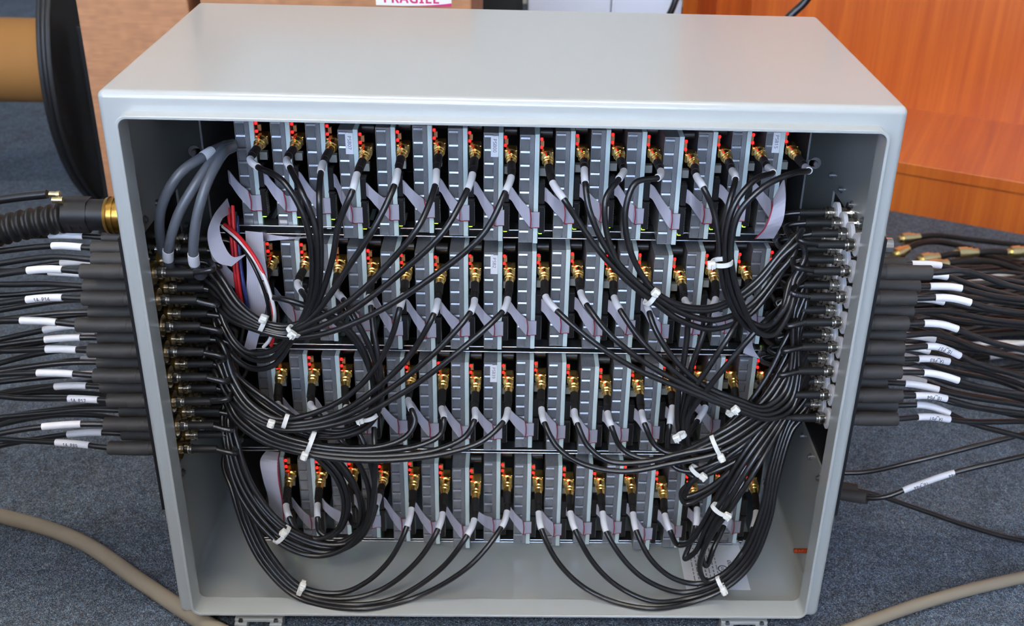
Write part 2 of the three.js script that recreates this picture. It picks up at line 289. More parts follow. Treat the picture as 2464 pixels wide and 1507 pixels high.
// ---------------------------------------------------------------- card racks and circuit modules
const ROWY = [0.4352, 0.3226, 0.2093, 0.0941], ROWN = ['upper', 'upper middle', 'lower middle', 'lowest'];
const DATA = {"Z":[[-0.0978,-0.0975,-0.094,-0.0741,-0.0819,-0.0888,-0.0833,-0.0738,-0.0704,-0.0812,-0.086,-0.0826,-0.072,-0.0859,-0.0928,-0.0977],[-0.0972,-0.0965,-0.0908,-0.0859,-0.0777,-0.0746,-0.0782,-0.0793,-0.082,-0.0865,-0.0825,-0.0862,-0.0787,-0.0875,-0.0912,-0.0967],[-0.0891,-0.0898,-0.0876,-0.0861,-0.0868,-0.0823,-0.0786,-0.0793,-0.0845,-0.0807,-0.074,-0.077,-0.0814,-0.0934,-0.0942,-0.0949],[-0.0859,-0.0843,-0.0917,-0.0873,-0.0824,-0.0781,-0.0719,-0.0825,-0.0796,-0.0767,-0.0792,-0.081,-0.0713,-0.0752,-0.0859,-0.083]],
"cab":[
{"r":0,"i":0,"s":-1,"p":[[-0.2112,0.4335,-0.0638],[-0.2009,0.4342,-0.0438],[-0.1767,0.432,-0.02],[-0.1635,0.4118,-0.014],[-0.1573,0.3876,-0.012],[-0.157,0.3581,-0.012],[-0.163,0.3265,-0.014],[-0.1776,0.2974,-0.018],[-0.2009,0.2747,-0.024],[-0.2243,0.2697,-0.032],[-0.2417,0.2849,-0.045],[-0.2511,0.3135,-0.06]],
"c":[-0.053,0.3198]},
{"r":0,"i":1,"s":-1,"p":[[-0.1813,0.4338,-0.0635],[-0.1752,0.4345,-0.0435],[-0.1622,0.4243,-0.018],[-0.1526,0.3985,-0.012],[-0.1519,0.3703,-0.01],[-0.1556,0.3392,-0.012],[-0.1652,0.3148,-0.014],[-0.1799,0.2946,-0.018],[-0.1997,0.2677,-0.024],[-0.2225,0.2604,-0.036],[-0.2424,0.2718,-0.05],[-0.2542,0.2982,-0.066]],
"c":[-0.076,0.3198]},
{"r":0,"i":2,"s":-1,"p":[[-0.1512,0.4324,-0.06],[-0.1498,0.432,-0.04],[-0.1484,0.4211,-0.018],[-0.1487,0.3978,-0.014],[-0.1496,0.3694,-0.012],[-0.1543,0.3382,-0.014],[-0.1635,0.3098,-0.016],[-0.1788,0.2907,-0.02],[-0.199,0.2599,-0.026],[-0.2239,0.2496,-0.038],[-0.2459,0.2601,-0.052],[-0.2586,0.2836,-0.07]],
"c":[-0.099,0.3198]},
{"r":0,"i":3,"s":-1,"p":[[-0.1209,0.4308,-0.0401],[-0.1222,0.425,-0.0201],[-0.1341,0.3972,-0.016],[-0.1405,0.3686,-0.014],[-0.1538,0.3305,-0.014],[-0.1687,0.3089,-0.016],[-0.1869,0.3024,-0.018],[-0.205,0.3062,-0.02],[-0.2245,0.3172,-0.03],[-0.2393,0.3345,-0.042],[-0.2504,0.3461,-0.05]],
"c":[-0.03,0.345]},
{"r":0,"i":4,"s":-1,"p":[[-0.0889,0.4313,-0.0479],[-0.0897,0.4268,-0.0279],[-0.1039,0.3986,-0.014],[-0.1272,0.3623,-0.012],[-0.1514,0.3258,-0.012],[-0.1666,0.3089,-0.014],[-0.1852,0.2998,-0.017],[-0.2043,0.3036,-0.019],[-0.2273,0.3133,-0.03],[-0.2438,0.3296,-0.044],[-0.2556,0.3402,-0.054]],
"c":[-0.053,0.345]},
{"r":0,"i":5,"s":-1,"p":[[-0.058,0.4293,-0.0548],[-0.0577,0.4247,-0.0348],[-0.0689,0.4001,-0.012],[-0.0965,0.3643,-0.009],[-0.1283,0.3321,-0.008],[-0.1571,0.3131,-0.01],[-0.183,0.2987,-0.014],[-0.2041,0.3019,-0.017],[-0.2297,0.31,-0.03],[-0.2468,0.3226,-0.046],[-0.2594,0.3304,-0.058]],
"c":[-0.076,0.345]},
{"r":0,"i":6,"s":-1,"p":[[-0.0281,0.4291,-0.0493],[-0.0314,0.4238,-0.0293],[-0.0507,0.3941,-0.01],[-0.0864,0.358,-0.007],[-0.125,0.3255,-0.006],[-0.1555,0.3072,-0.008],[-0.1829,0.2973,-0.013],[-0.2034,0.3001,-0.016],[-0.2321,0.3068,-0.03],[-0.2496,0.3176,-0.048],[-0.2626,0.3214,-0.064]],
"c":[-0.099,0.345]},
{"r":0,"i":7,"s":-1,"p":[[0.0035,0.4308,-0.0398],[-0.0009,0.426,-0.0198],[-0.0174,0.3955,-0.008],[-0.056,0.3594,-0.005],[-0.1078,0.3229,-0.004],[-0.1503,0.3024,-0.006],[-0.1794,0.2951,-0.012],[-0.2026,0.2982,-0.015],[-0.2352,0.3021,-0.032],[-0.2531,0.3125,-0.05],[-0.2666,0.3123,-0.07]],
"c":[-0.03,0.3198]},
{"r":0,"i":8,"s":1,"p":[[0.0373,0.4281,-0.0364],[0.0459,0.4219,-0.0164],[0.0557,0.4072,-0.016],[0.0752,0.3801,-0.012],[0.0985,0.3552,-0.01],[0.1203,0.3371,-0.01],[0.1486,0.3151,-0.014],[0.1791,0.3033,-0.022],[0.2086,0.3113,-0.032],[0.2294,0.3347,-0.042],[0.2447,0.3578,-0.052]],
"c":[-0.031,0.3555]},
{"r":0,"i":9,"s":1,"p":[[0.0631,0.436,-0.0472],[0.0629,0.4322,-0.0272],[0.0665,0.4135,-0.016],[0.08,0.3846,-0.012],[0.0999,0.3605,-0.01],[0.121,0.3418,-0.01],[0.1498,0.3219,-0.014],[0.18,0.3122,-0.022],[0.2093,0.3214,-0.032],[0.2315,0.3466,-0.042],[0.2467,0.3666,-0.05]],
"c":[-0.077,0.38]},
{"r":0,"i":10,"s":1,"p":[[0.0959,0.4334,-0.052],[0.0903,0.434,-0.032],[0.0795,0.4226,-0.018],[0.0813,0.3952,-0.013],[0.0934,0.3671,-0.01],[0.1201,0.3424,-0.011],[0.148,0.3259,-0.016],[0.1777,0.3211,-0.024],[0.21,0.3343,-0.034],[0.2331,0.3622,-0.042],[0.2484,0.3771,-0.048]],
"c":[-0.054,0.38]},
{"r":0,"i":11,"s":1,"p":[[0.1259,0.4353,-0.0486],[0.1209,0.437,-0.0286],[0.1028,0.4357,-0.02],[0.0955,0.4167,-0.014],[0.0983,0.389,-0.011],[0.1101,0.3618,-0.01],[0.1252,0.3425,-0.011],[0.1515,0.327,-0.017],[0.1813,0.3241,-0.026],[0.2114,0.3413,-0.036],[0.2345,0.3691,-0.044],[0.2492,0.3848,-0.048]],
"c":[-0.031,0.38]},
{"r":0,"i":12,"s":1,"p":[[0.1539,0.4355,-0.038],[0.157,0.4333,-0.018],[0.166,0.4154,-0.016],[0.1719,0.3936,-0.012],[0.1758,0.3686,-0.01],[0.1841,0.3401,-0.01],[0.201,0.3159,-0.012],[0.2213,0.3059,-0.02],[0.2368,0.3158,-0.032],[0.2438,0.3379,-0.044],[0.2545,0.3551,-0.054]],
"c":[-0.054,0.3555]},
{"r":0,"i":13,"s":1,"p":[[0.1854,0.4356,-0.0519],[0.1847,0.4359,-0.0319],[0.1793,0.4238,-0.018],[0.1756,0.4037,-0.014],[0.1761,0.3826,-0.012],[0.1791,0.3644,-0.011],[0.1868,0.3382,-0.01],[0.2032,0.3119,-0.012],[0.2237,0.3007,-0.02],[0.2394,0.3098,-0.032],[0.2477,0.33,-0.044],[0.2576,0.3452,-0.054]],
"c":[-0.1,0.3555]},
{"r":0,"i":14,"s":1,"p":[[0.2162,0.4365,-0.0588],[0.2161,0.4393,-0.0388],[0.1982,0.4404,-0.02],[0.1832,0.4245,-0.012],[0.1771,0.3991,-0.008],[0.1797,0.3705,-0.006],[0.1883,0.3442,-0.006],[0.2034,0.32,-0.008],[0.2229,0.3101,-0.016],[0.2394,0.3209,-0.03],[0.247,0.3429,-0.042],[0.256,0.3619,-0.052]],
"c":[-0.1,0.38]},
{"r":0,"i":15,"s":1,"p":[[0.2487,0.4357,-0.0637],[0.2464,0.4398,-0.0437],[0.2265,0.4459,-0.02],[0.2032,0.438,-0.01],[0.1855,0.4181,-0.006],[0.1811,0.3937,-0.004],[0.184,0.3702,-0.003],[0.1953,0.3381,-0.003],[0.211,0.3113,-0.006],[0.2283,0.3032,-0.014],[0.2429,0.318,-0.028],[0.2497,0.339,-0.042],[0.2585,0.3541,-0.052]],
"c":[-0.077,0.3555]},
{"r":1,"i":0,"s":-1,"p":[[-0.2112,0.3187,-0.0632],[-0.2034,0.318,-0.0432],[-0.1828,0.3242,-0.024],[-0.1626,0.3166,-0.024],[-0.1396,0.2989,-0.026],[-0.1226,0.2727,-0.026],[-0.1148,0.2393,-0.026],[-0.1209,0.209,-0.026],[-0.142,0.1933,-0.026],[-0.1752,0.1981,-0.028],[-0.2113,0.2201,-0.034],[-0.2421,0.2401,-0.05]],
"c":[-0.053,0.2694]},
{"r":1,"i":1,"s":-1,"p":[[-0.1807,0.3215,-0.0625],[-0.1743,0.3236,-0.0425],[-0.159,0.3175,-0.024],[-0.1413,0.307,-0.022],[-0.123,0.2831,-0.022],[-0.1147,0.2544,-0.022],[-0.1124,0.2283,-0.023],[-0.1197,0.2059,-0.024],[-0.1437,0.1915,-0.024],[-0.1774,0.1937,-0.028],[-0.2142,0.2122,-0.036],[-0.2457,0.2312,-0.054]],
"c":[-0.03,0.2442]},
{"r":1,"i":2,"s":-1,"p":[[-0.1472,0.3169,-0.0568],[-0.1378,0.3184,-0.0368],[-0.1278,0.3112,-0.022],[-0.118,0.291,-0.019],[-0.1103,0.2645,-0.019],[-0.1082,0.2346,-0.02],[-0.1169,0.2051,-0.022],[-0.1435,0.1901,-0.022],[-0.1776,0.1901,-0.028],[-0.2169,0.2065,-0.038],[-0.2494,0.2221,-0.058]],
"c":[-0.099,0.2442]},
{"r":1,"i":3,"s":-1,"p":[[-0.118,0.3138,-0.0519],[-0.1142,0.3149,-0.0319],[-0.1119,0.2984,-0.024],[-0.1086,0.2775,-0.018],[-0.1061,0.2491,-0.017],[-0.1096,0.2208,-0.018],[-0.1225,0.1997,-0.02],[-0.1471,0.189,-0.021],[-0.1797,0.1874,-0.028],[-0.2197,0.2008,-0.04],[-0.2531,0.213,-0.062]],
"c":[-0.076,0.219]},
{"r":1,"i":4,"s":-1,"p":[[-0.0877,0.3197,-0.0437],[-0.0887,0.318,-0.0237],[-0.0988,0.2858,-0.018],[-0.1233,0.2474,-0.016],[-0.1569,0.2221,-0.015],[-0.1994,0.2109,-0.016],[-0.2235,0.2227,-0.024],[-0.2387,0.242,-0.036],[-0.2479,0.2666,-0.048],[-0.2605,0.2734,-0.058]],
"c":[-0.03,0.2946]},
{"r":1,"i":5,"s":-1,"p":[[-0.0581,0.317,-0.0406],[-0.0599,0.3146,-0.0206],[-0.0793,0.2796,-0.015],[-0.1105,0.2452,-0.013],[-0.1497,0.217,-0.013],[-0.1982,0.2079,-0.014],[-0.2248,0.2167,-0.024],[-0.2418,0.2344,-0.038],[-0.252,0.257,-0.05],[-0.2651,0.2616,-0.064]],
"c":[-0.053,0.2946]},
{"r":1,"i":6,"s":-1,"p":[[-0.0266,0.3164,-0.0442],[-0.0293,0.3148,-0.0242],[-0.0578,0.2837,-0.012],[-0.0976,0.2472,-0.01],[-0.142,0.2169,-0.01],[-0.1975,0.2051,-0.013],[-0.226,0.2123,-0.024],[-0.2448,0.2267,-0.04],[-0.2563,0.2461,-0.054],[-0.2696,0.2474,-0.07]],
"c":[-0.076,0.2946]},
{"r":1,"i":7,"s":-1,"p":[[0.002,0.3172,-0.0453],[-0.0023,0.3154,-0.0253],[-0.0383,0.2857,-0.009],[-0.0867,0.245,-0.007],[-0.1383,0.2139,-0.008],[-0.1966,0.203,-0.011],[-0.2277,0.2088,-0.024],[-0.2479,0.2189,-0.042],[-0.261,0.2351,-0.058],[-0.2741,0.2364,-0.074]],
"c":[-0.099,0.2946]},
{"r":1,"i":8,"s":1,"p":[[0.0346,0.3187,-0.048],[0.0439,0.3156,-0.028],[0.076,0.2927,-0.014],[0.1125,0.2699,-0.01],[0.1531,0.2521,-0.008],[0.2014,0.2315,-0.008],[0.2342,0.2181,-0.014],[0.2568,0.2208,-0.026],[0.2636,0.2461,-0.038],[0.2604,0.2787,-0.048],[0.2637,0.3068,-0.058]],
"c":[-0.1,0.331]},
{"r":1,"i":9,"s":1,"p":[[0.065,0.321,-0.0525],[0.0691,0.3196,-0.0325],[0.0899,0.2993,-0.015],[0.1231,0.2735,-0.011],[0.1603,0.2528,-0.009],[0.2021,0.2339,-0.009],[0.2332,0.2218,-0.015],[0.2541,0.2273,-0.026],[0.2609,0.2525,-0.038],[0.2585,0.2871,-0.048],[0.2634,0.3171,-0.058]],
"c":[-0.077,0.331]},
{"r":1,"i":10,"s":1,"p":[[0.0941,0.3187,-0.0485],[0.0977,0.317,-0.0285],[0.1169,0.2935,-0.016],[0.142,0.2704,-0.012],[0.1719,0.2484,-0.011],[0.2027,0.2367,-0.01],[0.2319,0.2255,-0.016],[0.2509,0.2332,-0.027],[0.2568,0.261,-0.038],[0.2553,0.2974,-0.048],[0.2627,0.3273,-0.058]],
"c":[-0.054,0.331]},
{"r":1,"i":11,"s":1,"p":[[0.123,0.3124,-0.0522],[0.1232,0.3131,-0.0322],[0.1295,0.2993,-0.022],[0.1468,0.2751,-0.016],[0.1738,0.2516,-0.014],[0.2039,0.2389,-0.012],[0.2308,0.2286,-0.018],[0.2486,0.239,-0.028],[0.2535,0.2695,-0.038],[0.2529,0.3077,-0.048],[0.2617,0.3354,-0.058]],
"c":[-0.031,0.331]},
{"r":1,"i":12,"s":1,"p":[[0.155,0.3192,-0.0447],[0.1551,0.3215,-0.0247],[0.1559,0.2997,-0.022],[0.1544,0.2732,-0.018],[0.1523,0.2401,-0.017],[0.1553,0.2048,-0.018],[0.1638,0.1857,-0.02],[0.1883,0.1923,-0.024],[0.2149,0.2176,-0.03],[0.2351,0.25,-0.038],[0.2517,0.2859,-0.05],[0.2635,0.2974,-0.06]],
"c":[-0.031,0.3065]},
{"r":1,"i":13,"s":1,"p":[[0.1834,0.316,-0.0535],[0.1755,0.3149,-0.0335],[0.1695,0.2947,-0.024],[0.1623,0.268,-0.02],[0.1585,0.239,-0.019],[0.1584,0.2041,-0.019],[0.1679,0.1821,-0.02],[0.1925,0.1878,-0.024],[0.2193,0.211,-0.03],[0.2403,0.2436,-0.038],[0.2552,0.2733,-0.05],[0.2654,0.2891,-0.06]],
"c":[-0.054,0.3065]},
{"r":1,"i":14,"s":1,"p":[[0.2148,0.3163,-0.0572],[0.2057,0.3134,-0.0372],[0.1933,0.3014,-0.02],[0.1757,0.2697,-0.014],[0.1621,0.24,-0.014],[0.1595,0.2083,-0.016],[0.1708,0.1804,-0.018],[0.1962,0.1847,-0.022],[0.2238,0.2044,-0.03],[0.2449,0.2371,-0.038],[0.2581,0.2648,-0.05],[0.2676,0.2807,-0.06]],
"c":[-0.077,0.3065]},
{"r":1,"i":15,"s":1,"p":[[0.2492,0.3174,-0.0627],[0.2391,0.3152,-0.0427],[0.2165,0.31,-0.016],[0.1953,0.2826,-0.01],[0.1753,0.249,-0.01],[0.1621,0.2169,-0.013],[0.1723,0.1772,-0.016],[0.2005,0.1802,-0.022],[0.2284,0.1978,-0.03],[0.2487,0.2306,-0.038],[0.2608,0.2584,-0.05],[0.2699,0.2722,-0.06]],
"c":[-0.1,0.3065]},
{"r":2,"i":0,"s":-1,"p":[[-0.2066,0.2015,-0.0551],[-0.1943,0.2056,-0.0351],[-0.1686,0.1818,-0.026],[-0.1447,0.1456,-0.026],[-0.1301,0.1144,-0.024],[-0.1343,0.0829,-0.024],[-0.1602,0.068,-0.022],[-0.2014,0.0872,-0.022],[-0.2303,0.1253,-0.03],[-0.2421,0.1622,-0.04],[-0.2485,0.1884,-0.055]],
"c":[-0.053,0.1938]},
{"r":2,"i":1,"s":-1,"p":[[-0.177,0.2015,-0.0558],[-0.1678,0.2055,-0.0358],[-0.146,0.1834,-0.024],[-0.1287,0.1533,-0.022],[-0.1224,0.1222,-0.02],[-0.1326,0.0837,-0.02],[-0.162,0.0647,-0.02],[-0.2037,0.0829,-0.02],[-0.2345,0.1205,-0.03],[-0.2475,0.1584,-0.042],[-0.2524,0.1865,-0.058]],
"c":[-0.076,0.1938]},
{"r":2,"i":2,"s":-1,"p":[[-0.1443,0.1998,-0.0536],[-0.1381,0.2016,-0.0336],[-0.1264,0.185,-0.022],[-0.1183,0.1563,-0.018],[-0.1183,0.1198,-0.017],[-0.1325,0.0788,-0.017],[-0.1639,0.0603,-0.018],[-0.2067,0.0787,-0.018],[-0.2386,0.1181,-0.03],[-0.2521,0.1547,-0.044],[-0.2557,0.1884,-0.062]],
"c":[-0.03,0.1938]},
{"r":2,"i":3,"s":-1,"p":[[-0.1181,0.1989,-0.0521],[-0.1169,0.1918,-0.0321],[-0.1148,0.1714,-0.016],[-0.1172,0.1362,-0.014],[-0.1267,0.0958,-0.014],[-0.1513,0.0663,-0.014],[-0.1791,0.0587,-0.015],[-0.2098,0.0744,-0.016],[-0.2428,0.1133,-0.03],[-0.2557,0.1532,-0.046],[-0.2591,0.1903,-0.066]],
"c":[-0.099,0.219]},
{"r":2,"i":4,"s":-1,"p":[[-0.0876,0.2087,-0.0528],[-0.0828,0.2113,-0.0328],[-0.0795,0.2029,-0.026],[-0.0867,0.1914,-0.02],[-0.108,0.1831,-0.016],[-0.1446,0.1822,-0.014],[-0.1754,0.1876,-0.014],[-0.2074,0.1951,-0.022],[-0.2322,0.211,-0.034],[-0.246,0.2326,-0.048],[-0.2575,0.2383,-0.06]],
"c":[-0.03,0.2694]},
{"r":2,"i":5,"s":-1,"p":[[-0.0569,0.203,-0.0483],[-0.0537,0.2053,-0.0283],[-0.0565,0.1926,-0.022],[-0.0748,0.1844,-0.016],[-0.1152,0.1788,-0.013],[-0.1481,0.1805,-0.012],[-0.176,0.185,-0.012],[-0.2097,0.1902,-0.022],[-0.2358,0.2053,-0.036],[-0.2492,0.2248,-0.05],[-0.2621,0.2259,-0.066]],
"c":[-0.076,0.2694]},
{"r":2,"i":6,"s":-1,"p":[[-0.0266,0.2045,-0.0446],[-0.0262,0.2059,-0.0246],[-0.0341,0.1934,-0.018],[-0.0598,0.1818,-0.013],[-0.104,0.1766,-0.01],[-0.1444,0.177,-0.01],[-0.1757,0.1812,-0.011],[-0.2119,0.1857,-0.022],[-0.2399,0.1987,-0.038],[-0.2529,0.2158,-0.054],[-0.2663,0.2168,-0.07]],
"c":[-0.076,0.2442]},
{"r":2,"i":7,"s":-1,"p":[[0.0032,0.2044,-0.0453],[-0.0007,0.204,-0.0253],[-0.0192,0.1903,-0.015],[-0.0523,0.1799,-0.01],[-0.1002,0.1736,-0.008],[-0.1443,0.1739,-0.008],[-0.1749,0.1786,-0.009],[-0.2137,0.1821,-0.022],[-0.2428,0.1929,-0.04],[-0.257,0.2066,-0.058],[-0.2705,0.2077,-0.074]],
"c":[-0.053,0.219]},
{"r":2,"i":8,"s":1,"p":[[0.0339,0.2024,-0.0505],[0.0363,0.2002,-0.0305],[0.0477,0.1833,-0.018],[0.0704,0.1693,-0.012],[0.1078,0.1639,-0.008],[0.1519,0.1743,-0.007],[0.1919,0.186,-0.007],[0.2178,0.1994,-0.014],[0.2402,0.2152,-0.024],[0.2585,0.2417,-0.038],[0.2711,0.2584,-0.054]],
"c":[-0.1,0.282]},
{"r":2,"i":9,"s":1,"p":[[0.0638,0.203,-0.0467],[0.0656,0.2022,-0.0267],[0.0757,0.1841,-0.018],[0.0946,0.1723,-0.012],[0.126,0.1739,-0.009],[0.1587,0.184,-0.008],[0.1906,0.1933,-0.008],[0.2152,0.206,-0.014],[0.2376,0.2218,-0.024],[0.2558,0.2481,-0.038],[0.2695,0.2648,-0.054]],
"c":[-0.077,0.282]},
{"r":2,"i":10,"s":1,"p":[[0.0936,0.2055,-0.04],[0.0957,0.204,-0.02],[0.1057,0.1827,-0.018],[0.1245,0.1747,-0.013],[0.1519,0.1789,-0.01],[0.1895,0.198,-0.009],[0.2126,0.2126,-0.014],[0.2349,0.2283,-0.024],[0.2539,0.2546,-0.038],[0.2682,0.2691,-0.054]],
"c":[-0.054,0.282]},
{"r":2,"i":11,"s":1,"p":[[0.1249,0.2049,-0.043],[0.1256,0.2055,-0.023],[0.1354,0.1867,-0.018],[0.1504,0.1797,-0.014],[0.1664,0.1867,-0.012],[0.1878,0.2026,-0.01],[0.2103,0.2169,-0.014],[0.2323,0.2348,-0.024],[0.2516,0.2609,-0.038],[0.2669,0.2733,-0.054]],
"c":[-0.031,0.282]},
{"r":2,"i":12,"s":1,"p":[[0.1533,0.2079,-0.0474],[0.1491,0.202,-0.0274],[0.1485,0.1805,-0.024],[0.1533,0.1642,-0.018],[0.169,0.1604,-0.014],[0.1904,0.1712,-0.012],[0.2165,0.1832,-0.018],[0.2405,0.2037,-0.028],[0.2581,0.2339,-0.04],[0.2716,0.2529,-0.056]],
"c":[-0.031,0.2575]},
{"r":2,"i":13,"s":1,"p":[[0.1858,0.2007,-0.0594],[0.1763,0.1985,-0.0394],[0.1657,0.192,-0.024],[0.1612,0.1689,-0.018],[0.1725,0.1544,-0.014],[0.1948,0.1644,-0.012],[0.2208,0.1787,-0.018],[0.2437,0.1993,-0.028],[0.2601,0.2274,-0.04],[0.2732,0.2464,-0.056]],
"c":[-0.077,0.2575]},
{"r":2,"i":14,"s":1,"p":[[0.2155,0.196,-0.0602],[0.2083,0.1962,-0.0402],[0.1965,0.1825,-0.022],[0.181,0.1568,-0.016],[0.1635,0.1363,-0.015],[0.1684,0.1236,-0.015],[0.1865,0.135,-0.014],[0.2109,0.1617,-0.016],[0.2364,0.187,-0.026],[0.2582,0.2185,-0.04],[0.2744,0.2376,-0.056]],
"c":[-0.031,0.233]},
{"r":2,"i":15,"s":1,"p":[[0.2426,0.1982,-0.0609],[0.2348,0.1997,-0.0409],[0.2193,0.1922,-0.018],[0.1958,0.1735,-0.012],[0.1715,0.1503,-0.012],[0.1672,0.1339,-0.012],[0.1853,0.1428,-0.011],[0.2117,0.1687,-0.014],[0.2378,0.1916,-0.026],[0.2595,0.2229,-0.04],[0.276,0.231,-0.056]],
"c":[-0.077,0.233]},
{"r":3,"i":0,"s":-1,"p":[[-0.2075,0.0888,-0.0519],[-0.2006,0.0901,-0.0319],[-0.1931,0.0782,-0.026],[-0.1734,0.0733,-0.022],[-0.1545,0.0843,-0.022],[-0.1472,0.1094,-0.024],[-0.1526,0.1385,-0.026],[-0.172,0.1645,-0.028],[-0.1956,0.1872,-0.034],[-0.2216,0.2092,-0.044],[-0.2438,0.2222,-0.058]],
"c":[-0.03,0.219]},
{"r":3,"i":1,"s":-1,"p":[[-0.1771,0.0913,-0.0503],[-0.1739,0.0917,-0.0303],[-0.1725,0.0794,-0.026],[-0.1636,0.0759,-0.022],[-0.1501,0.0884,-0.02],[-0.1429,0.1134,-0.022],[-0.1483,0.1424,-0.024],[-0.1662,0.1669,-0.028],[-0.1917,0.1895,-0.034],[-0.2197,0.2146,-0.046],[-0.2462,0.2264,-0.062]],
"c":[-0.053,0.2442]},
{"r":3,"i":2,"s":-1,"p":[[-0.1491,0.0875,-0.0577],[-0.1455,0.0901,-0.0377],[-0.1402,0.0876,-0.026],[-0.1352,0.0892,-0.024],[-0.1316,0.1087,-0.022],[-0.1369,0.1393,-0.022],[-0.1547,0.1661,-0.026],[-0.184,0.1887,-0.032],[-0.2145,0.2103,-0.046],[-0.2422,0.2286,-0.062]],
"c":[-0.099,0.2694]},
{"r":3,"i":3,"s":-1,"p":[[-0.1187,0.0995,-0.0533],[-0.119,0.1035,-0.0333],[-0.1262,0.087,-0.022],[-0.1422,0.0713,-0.02],[-0.1674,0.0694,-0.019],[-0.2012,0.0854,-0.02],[-0.2304,0.1158,-0.03],[-0.2461,0.1501,-0.044],[-0.2552,0.1747,-0.062]],
"c":[-0.099,0.1938]},
{"r":3,"i":4,"s":-1,"p":[[-0.0877,0.0889,-0.0484],[-0.0904,0.0833,-0.0284],[-0.1057,0.0534,-0.018],[-0.1299,0.0277,-0.014],[-0.156,0.0159,-0.012],[-0.1909,0.0238,-0.012],[-0.2174,0.0532,-0.02],[-0.2336,0.0893,-0.03],[-0.2421,0.1281,-0.042],[-0.2526,0.1543,-0.058]],
"c":[-0.03,0.1686]},
{"r":3,"i":5,"s":-1,"p":[[-0.0578,0.0871,-0.0441],[-0.0609,0.0841,-0.0241],[-0.0799,0.0545,-0.014],[-0.1139,0.0232,-0.01],[-0.1509,0.0158,-0.0041],[-0.192,0.0205,-0.01],[-0.2205,0.0491,-0.02],[-0.2378,0.0828,-0.032],[-0.247,0.1219,-0.044],[-0.2584,0.1444,-0.062]],
"c":[-0.053,0.1686]},
{"r":3,"i":6,"s":-1,"p":[[-0.0274,0.0848,-0.0379],[-0.0333,0.082,-0.0179],[-0.0582,0.0481,-0.01],[-0.1019,0.0158,-0.0057],[-0.1401,0.0158,0.0038],[-0.1926,0.0181,-0.008],[-0.2232,0.0451,-0.02],[-0.2411,0.0763,-0.034],[-0.2521,0.1141,-0.048],[-0.262,0.1369,-0.066]],
"c":[-0.076,0.1686]},
{"r":3,"i":7,"s":-1,"p":[[0.0036,0.0863,-0.0485],[-0.0016,0.0832,-0.0285],[-0.0307,0.054,-0.008],[-0.0821,0.0176,-0.005],[-0.1316,0.0158,0.0093],[-0.193,0.0158,-0.0049],[-0.2266,0.042,-0.02],[-0.2451,0.0722,-0.036],[-0.2563,0.1077,-0.05],[-0.2665,0.1292,-0.07]],
"c":[-0.099,0.1686]},
{"r":3,"i":8,"s":1,"p":[[0.0339,0.0879,-0.0456],[0.0364,0.0839,-0.0256],[0.0516,0.0541,-0.016],[0.077,0.027,-0.011],[0.108,0.0158,-0.0019],[0.143,0.0158,0.0064],[0.1798,0.0158,-0.0014],[0.2112,0.0285,-0.006],[0.2355,0.0531,-0.012],[0.2497,0.0975,-0.02],[0.2548,0.1428,-0.03],[0.2653,0.1844,-0.044],[0.2808,0.2042,-0.056]],
"c":[-0.1,0.2085]},
{"r":3,"i":9,"s":1,"p":[[0.064,0.0905,-0.0427],[0.0681,0.0856,-0.0227],[0.0872,0.052,-0.014],[0.1128,0.0267,-0.01],[0.1448,0.0158,-0.0033],[0.1806,0.0161,-0.008],[0.2104,0.0318,-0.008],[0.2332,0.0583,-0.013],[0.2468,0.1023,-0.02],[0.2519,0.1475,-0.03],[0.2628,0.1889,-0.044],[0.2788,0.2109,-0.056]],
"c":[-0.077,0.2085]},
{"r":3,"i":10,"s":1,"p":[[0.0952,0.0889,-0.0452],[0.0978,0.0819,-0.0252],[0.1188,0.0523,-0.014],[0.1437,0.0312,-0.011],[0.1744,0.0215,-0.01],[0.2088,0.0371,-0.009],[0.2306,0.0633,-0.013],[0.2439,0.1071,-0.02],[0.2491,0.1522,-0.03],[0.2607,0.1935,-0.044],[0.2771,0.2177,-0.056]],
"c":[-0.054,0.2085]},
{"r":3,"i":11,"s":1,"p":[[0.1247,0.0868,-0.047],[0.1264,0.0822,-0.027],[0.1404,0.0574,-0.016],[0.1635,0.0363,-0.013],[0.1879,0.0307,-0.012],[0.2084,0.0429,-0.01],[0.2273,0.0683,-0.013],[0.241,0.1119,-0.02],[0.2466,0.1568,-0.03],[0.2586,0.198,-0.044],[0.2754,0.2243,-0.056]],
"c":[-0.031,0.2085]},
{"r":3,"i":12,"s":1,"p":[[0.154,0.0927,-0.0373],[0.1567,0.0903,-0.0173],[0.1664,0.0709,-0.02],[0.1764,0.0778,-0.016],[0.1854,0.1021,-0.012],[0.1985,0.1428,-0.01],[0.216,0.1814,-0.014],[0.2376,0.2095,-0.026],[0.2572,0.2317,-0.04],[0.2734,0.2508,-0.056]],
"c":[-0.054,0.2575]},
{"r":3,"i":13,"s":1,"p":[[0.1848,0.0974,-0.0412],[0.1816,0.0928,-0.0212],[0.1774,0.072,-0.02],[0.1731,0.0586,-0.015],[0.1813,0.0687,-0.012],[0.1887,0.1015,-0.008],[0.2018,0.1411,-0.006],[0.2197,0.1784,-0.012],[0.2411,0.2051,-0.026],[0.2589,0.2274,-0.04],[0.275,0.2442,-0.056]],
"c":[-0.1,0.2575]},
{"r":3,"i":14,"s":1,"p":[[0.2192,0.086,-0.0519],[0.2106,0.0842,-0.0319],[0.1998,0.0715,-0.016],[0.1939,0.0527,-0.012],[0.1884,0.0654,-0.01],[0.1929,0.1015,-0.005],[0.2061,0.1388,-0.003],[0.2242,0.1753,-0.01],[0.2443,0.2006,-0.026],[0.2614,0.223,-0.04],[0.2759,0.2377,-0.056]],
"c":[-0.054,0.233]},
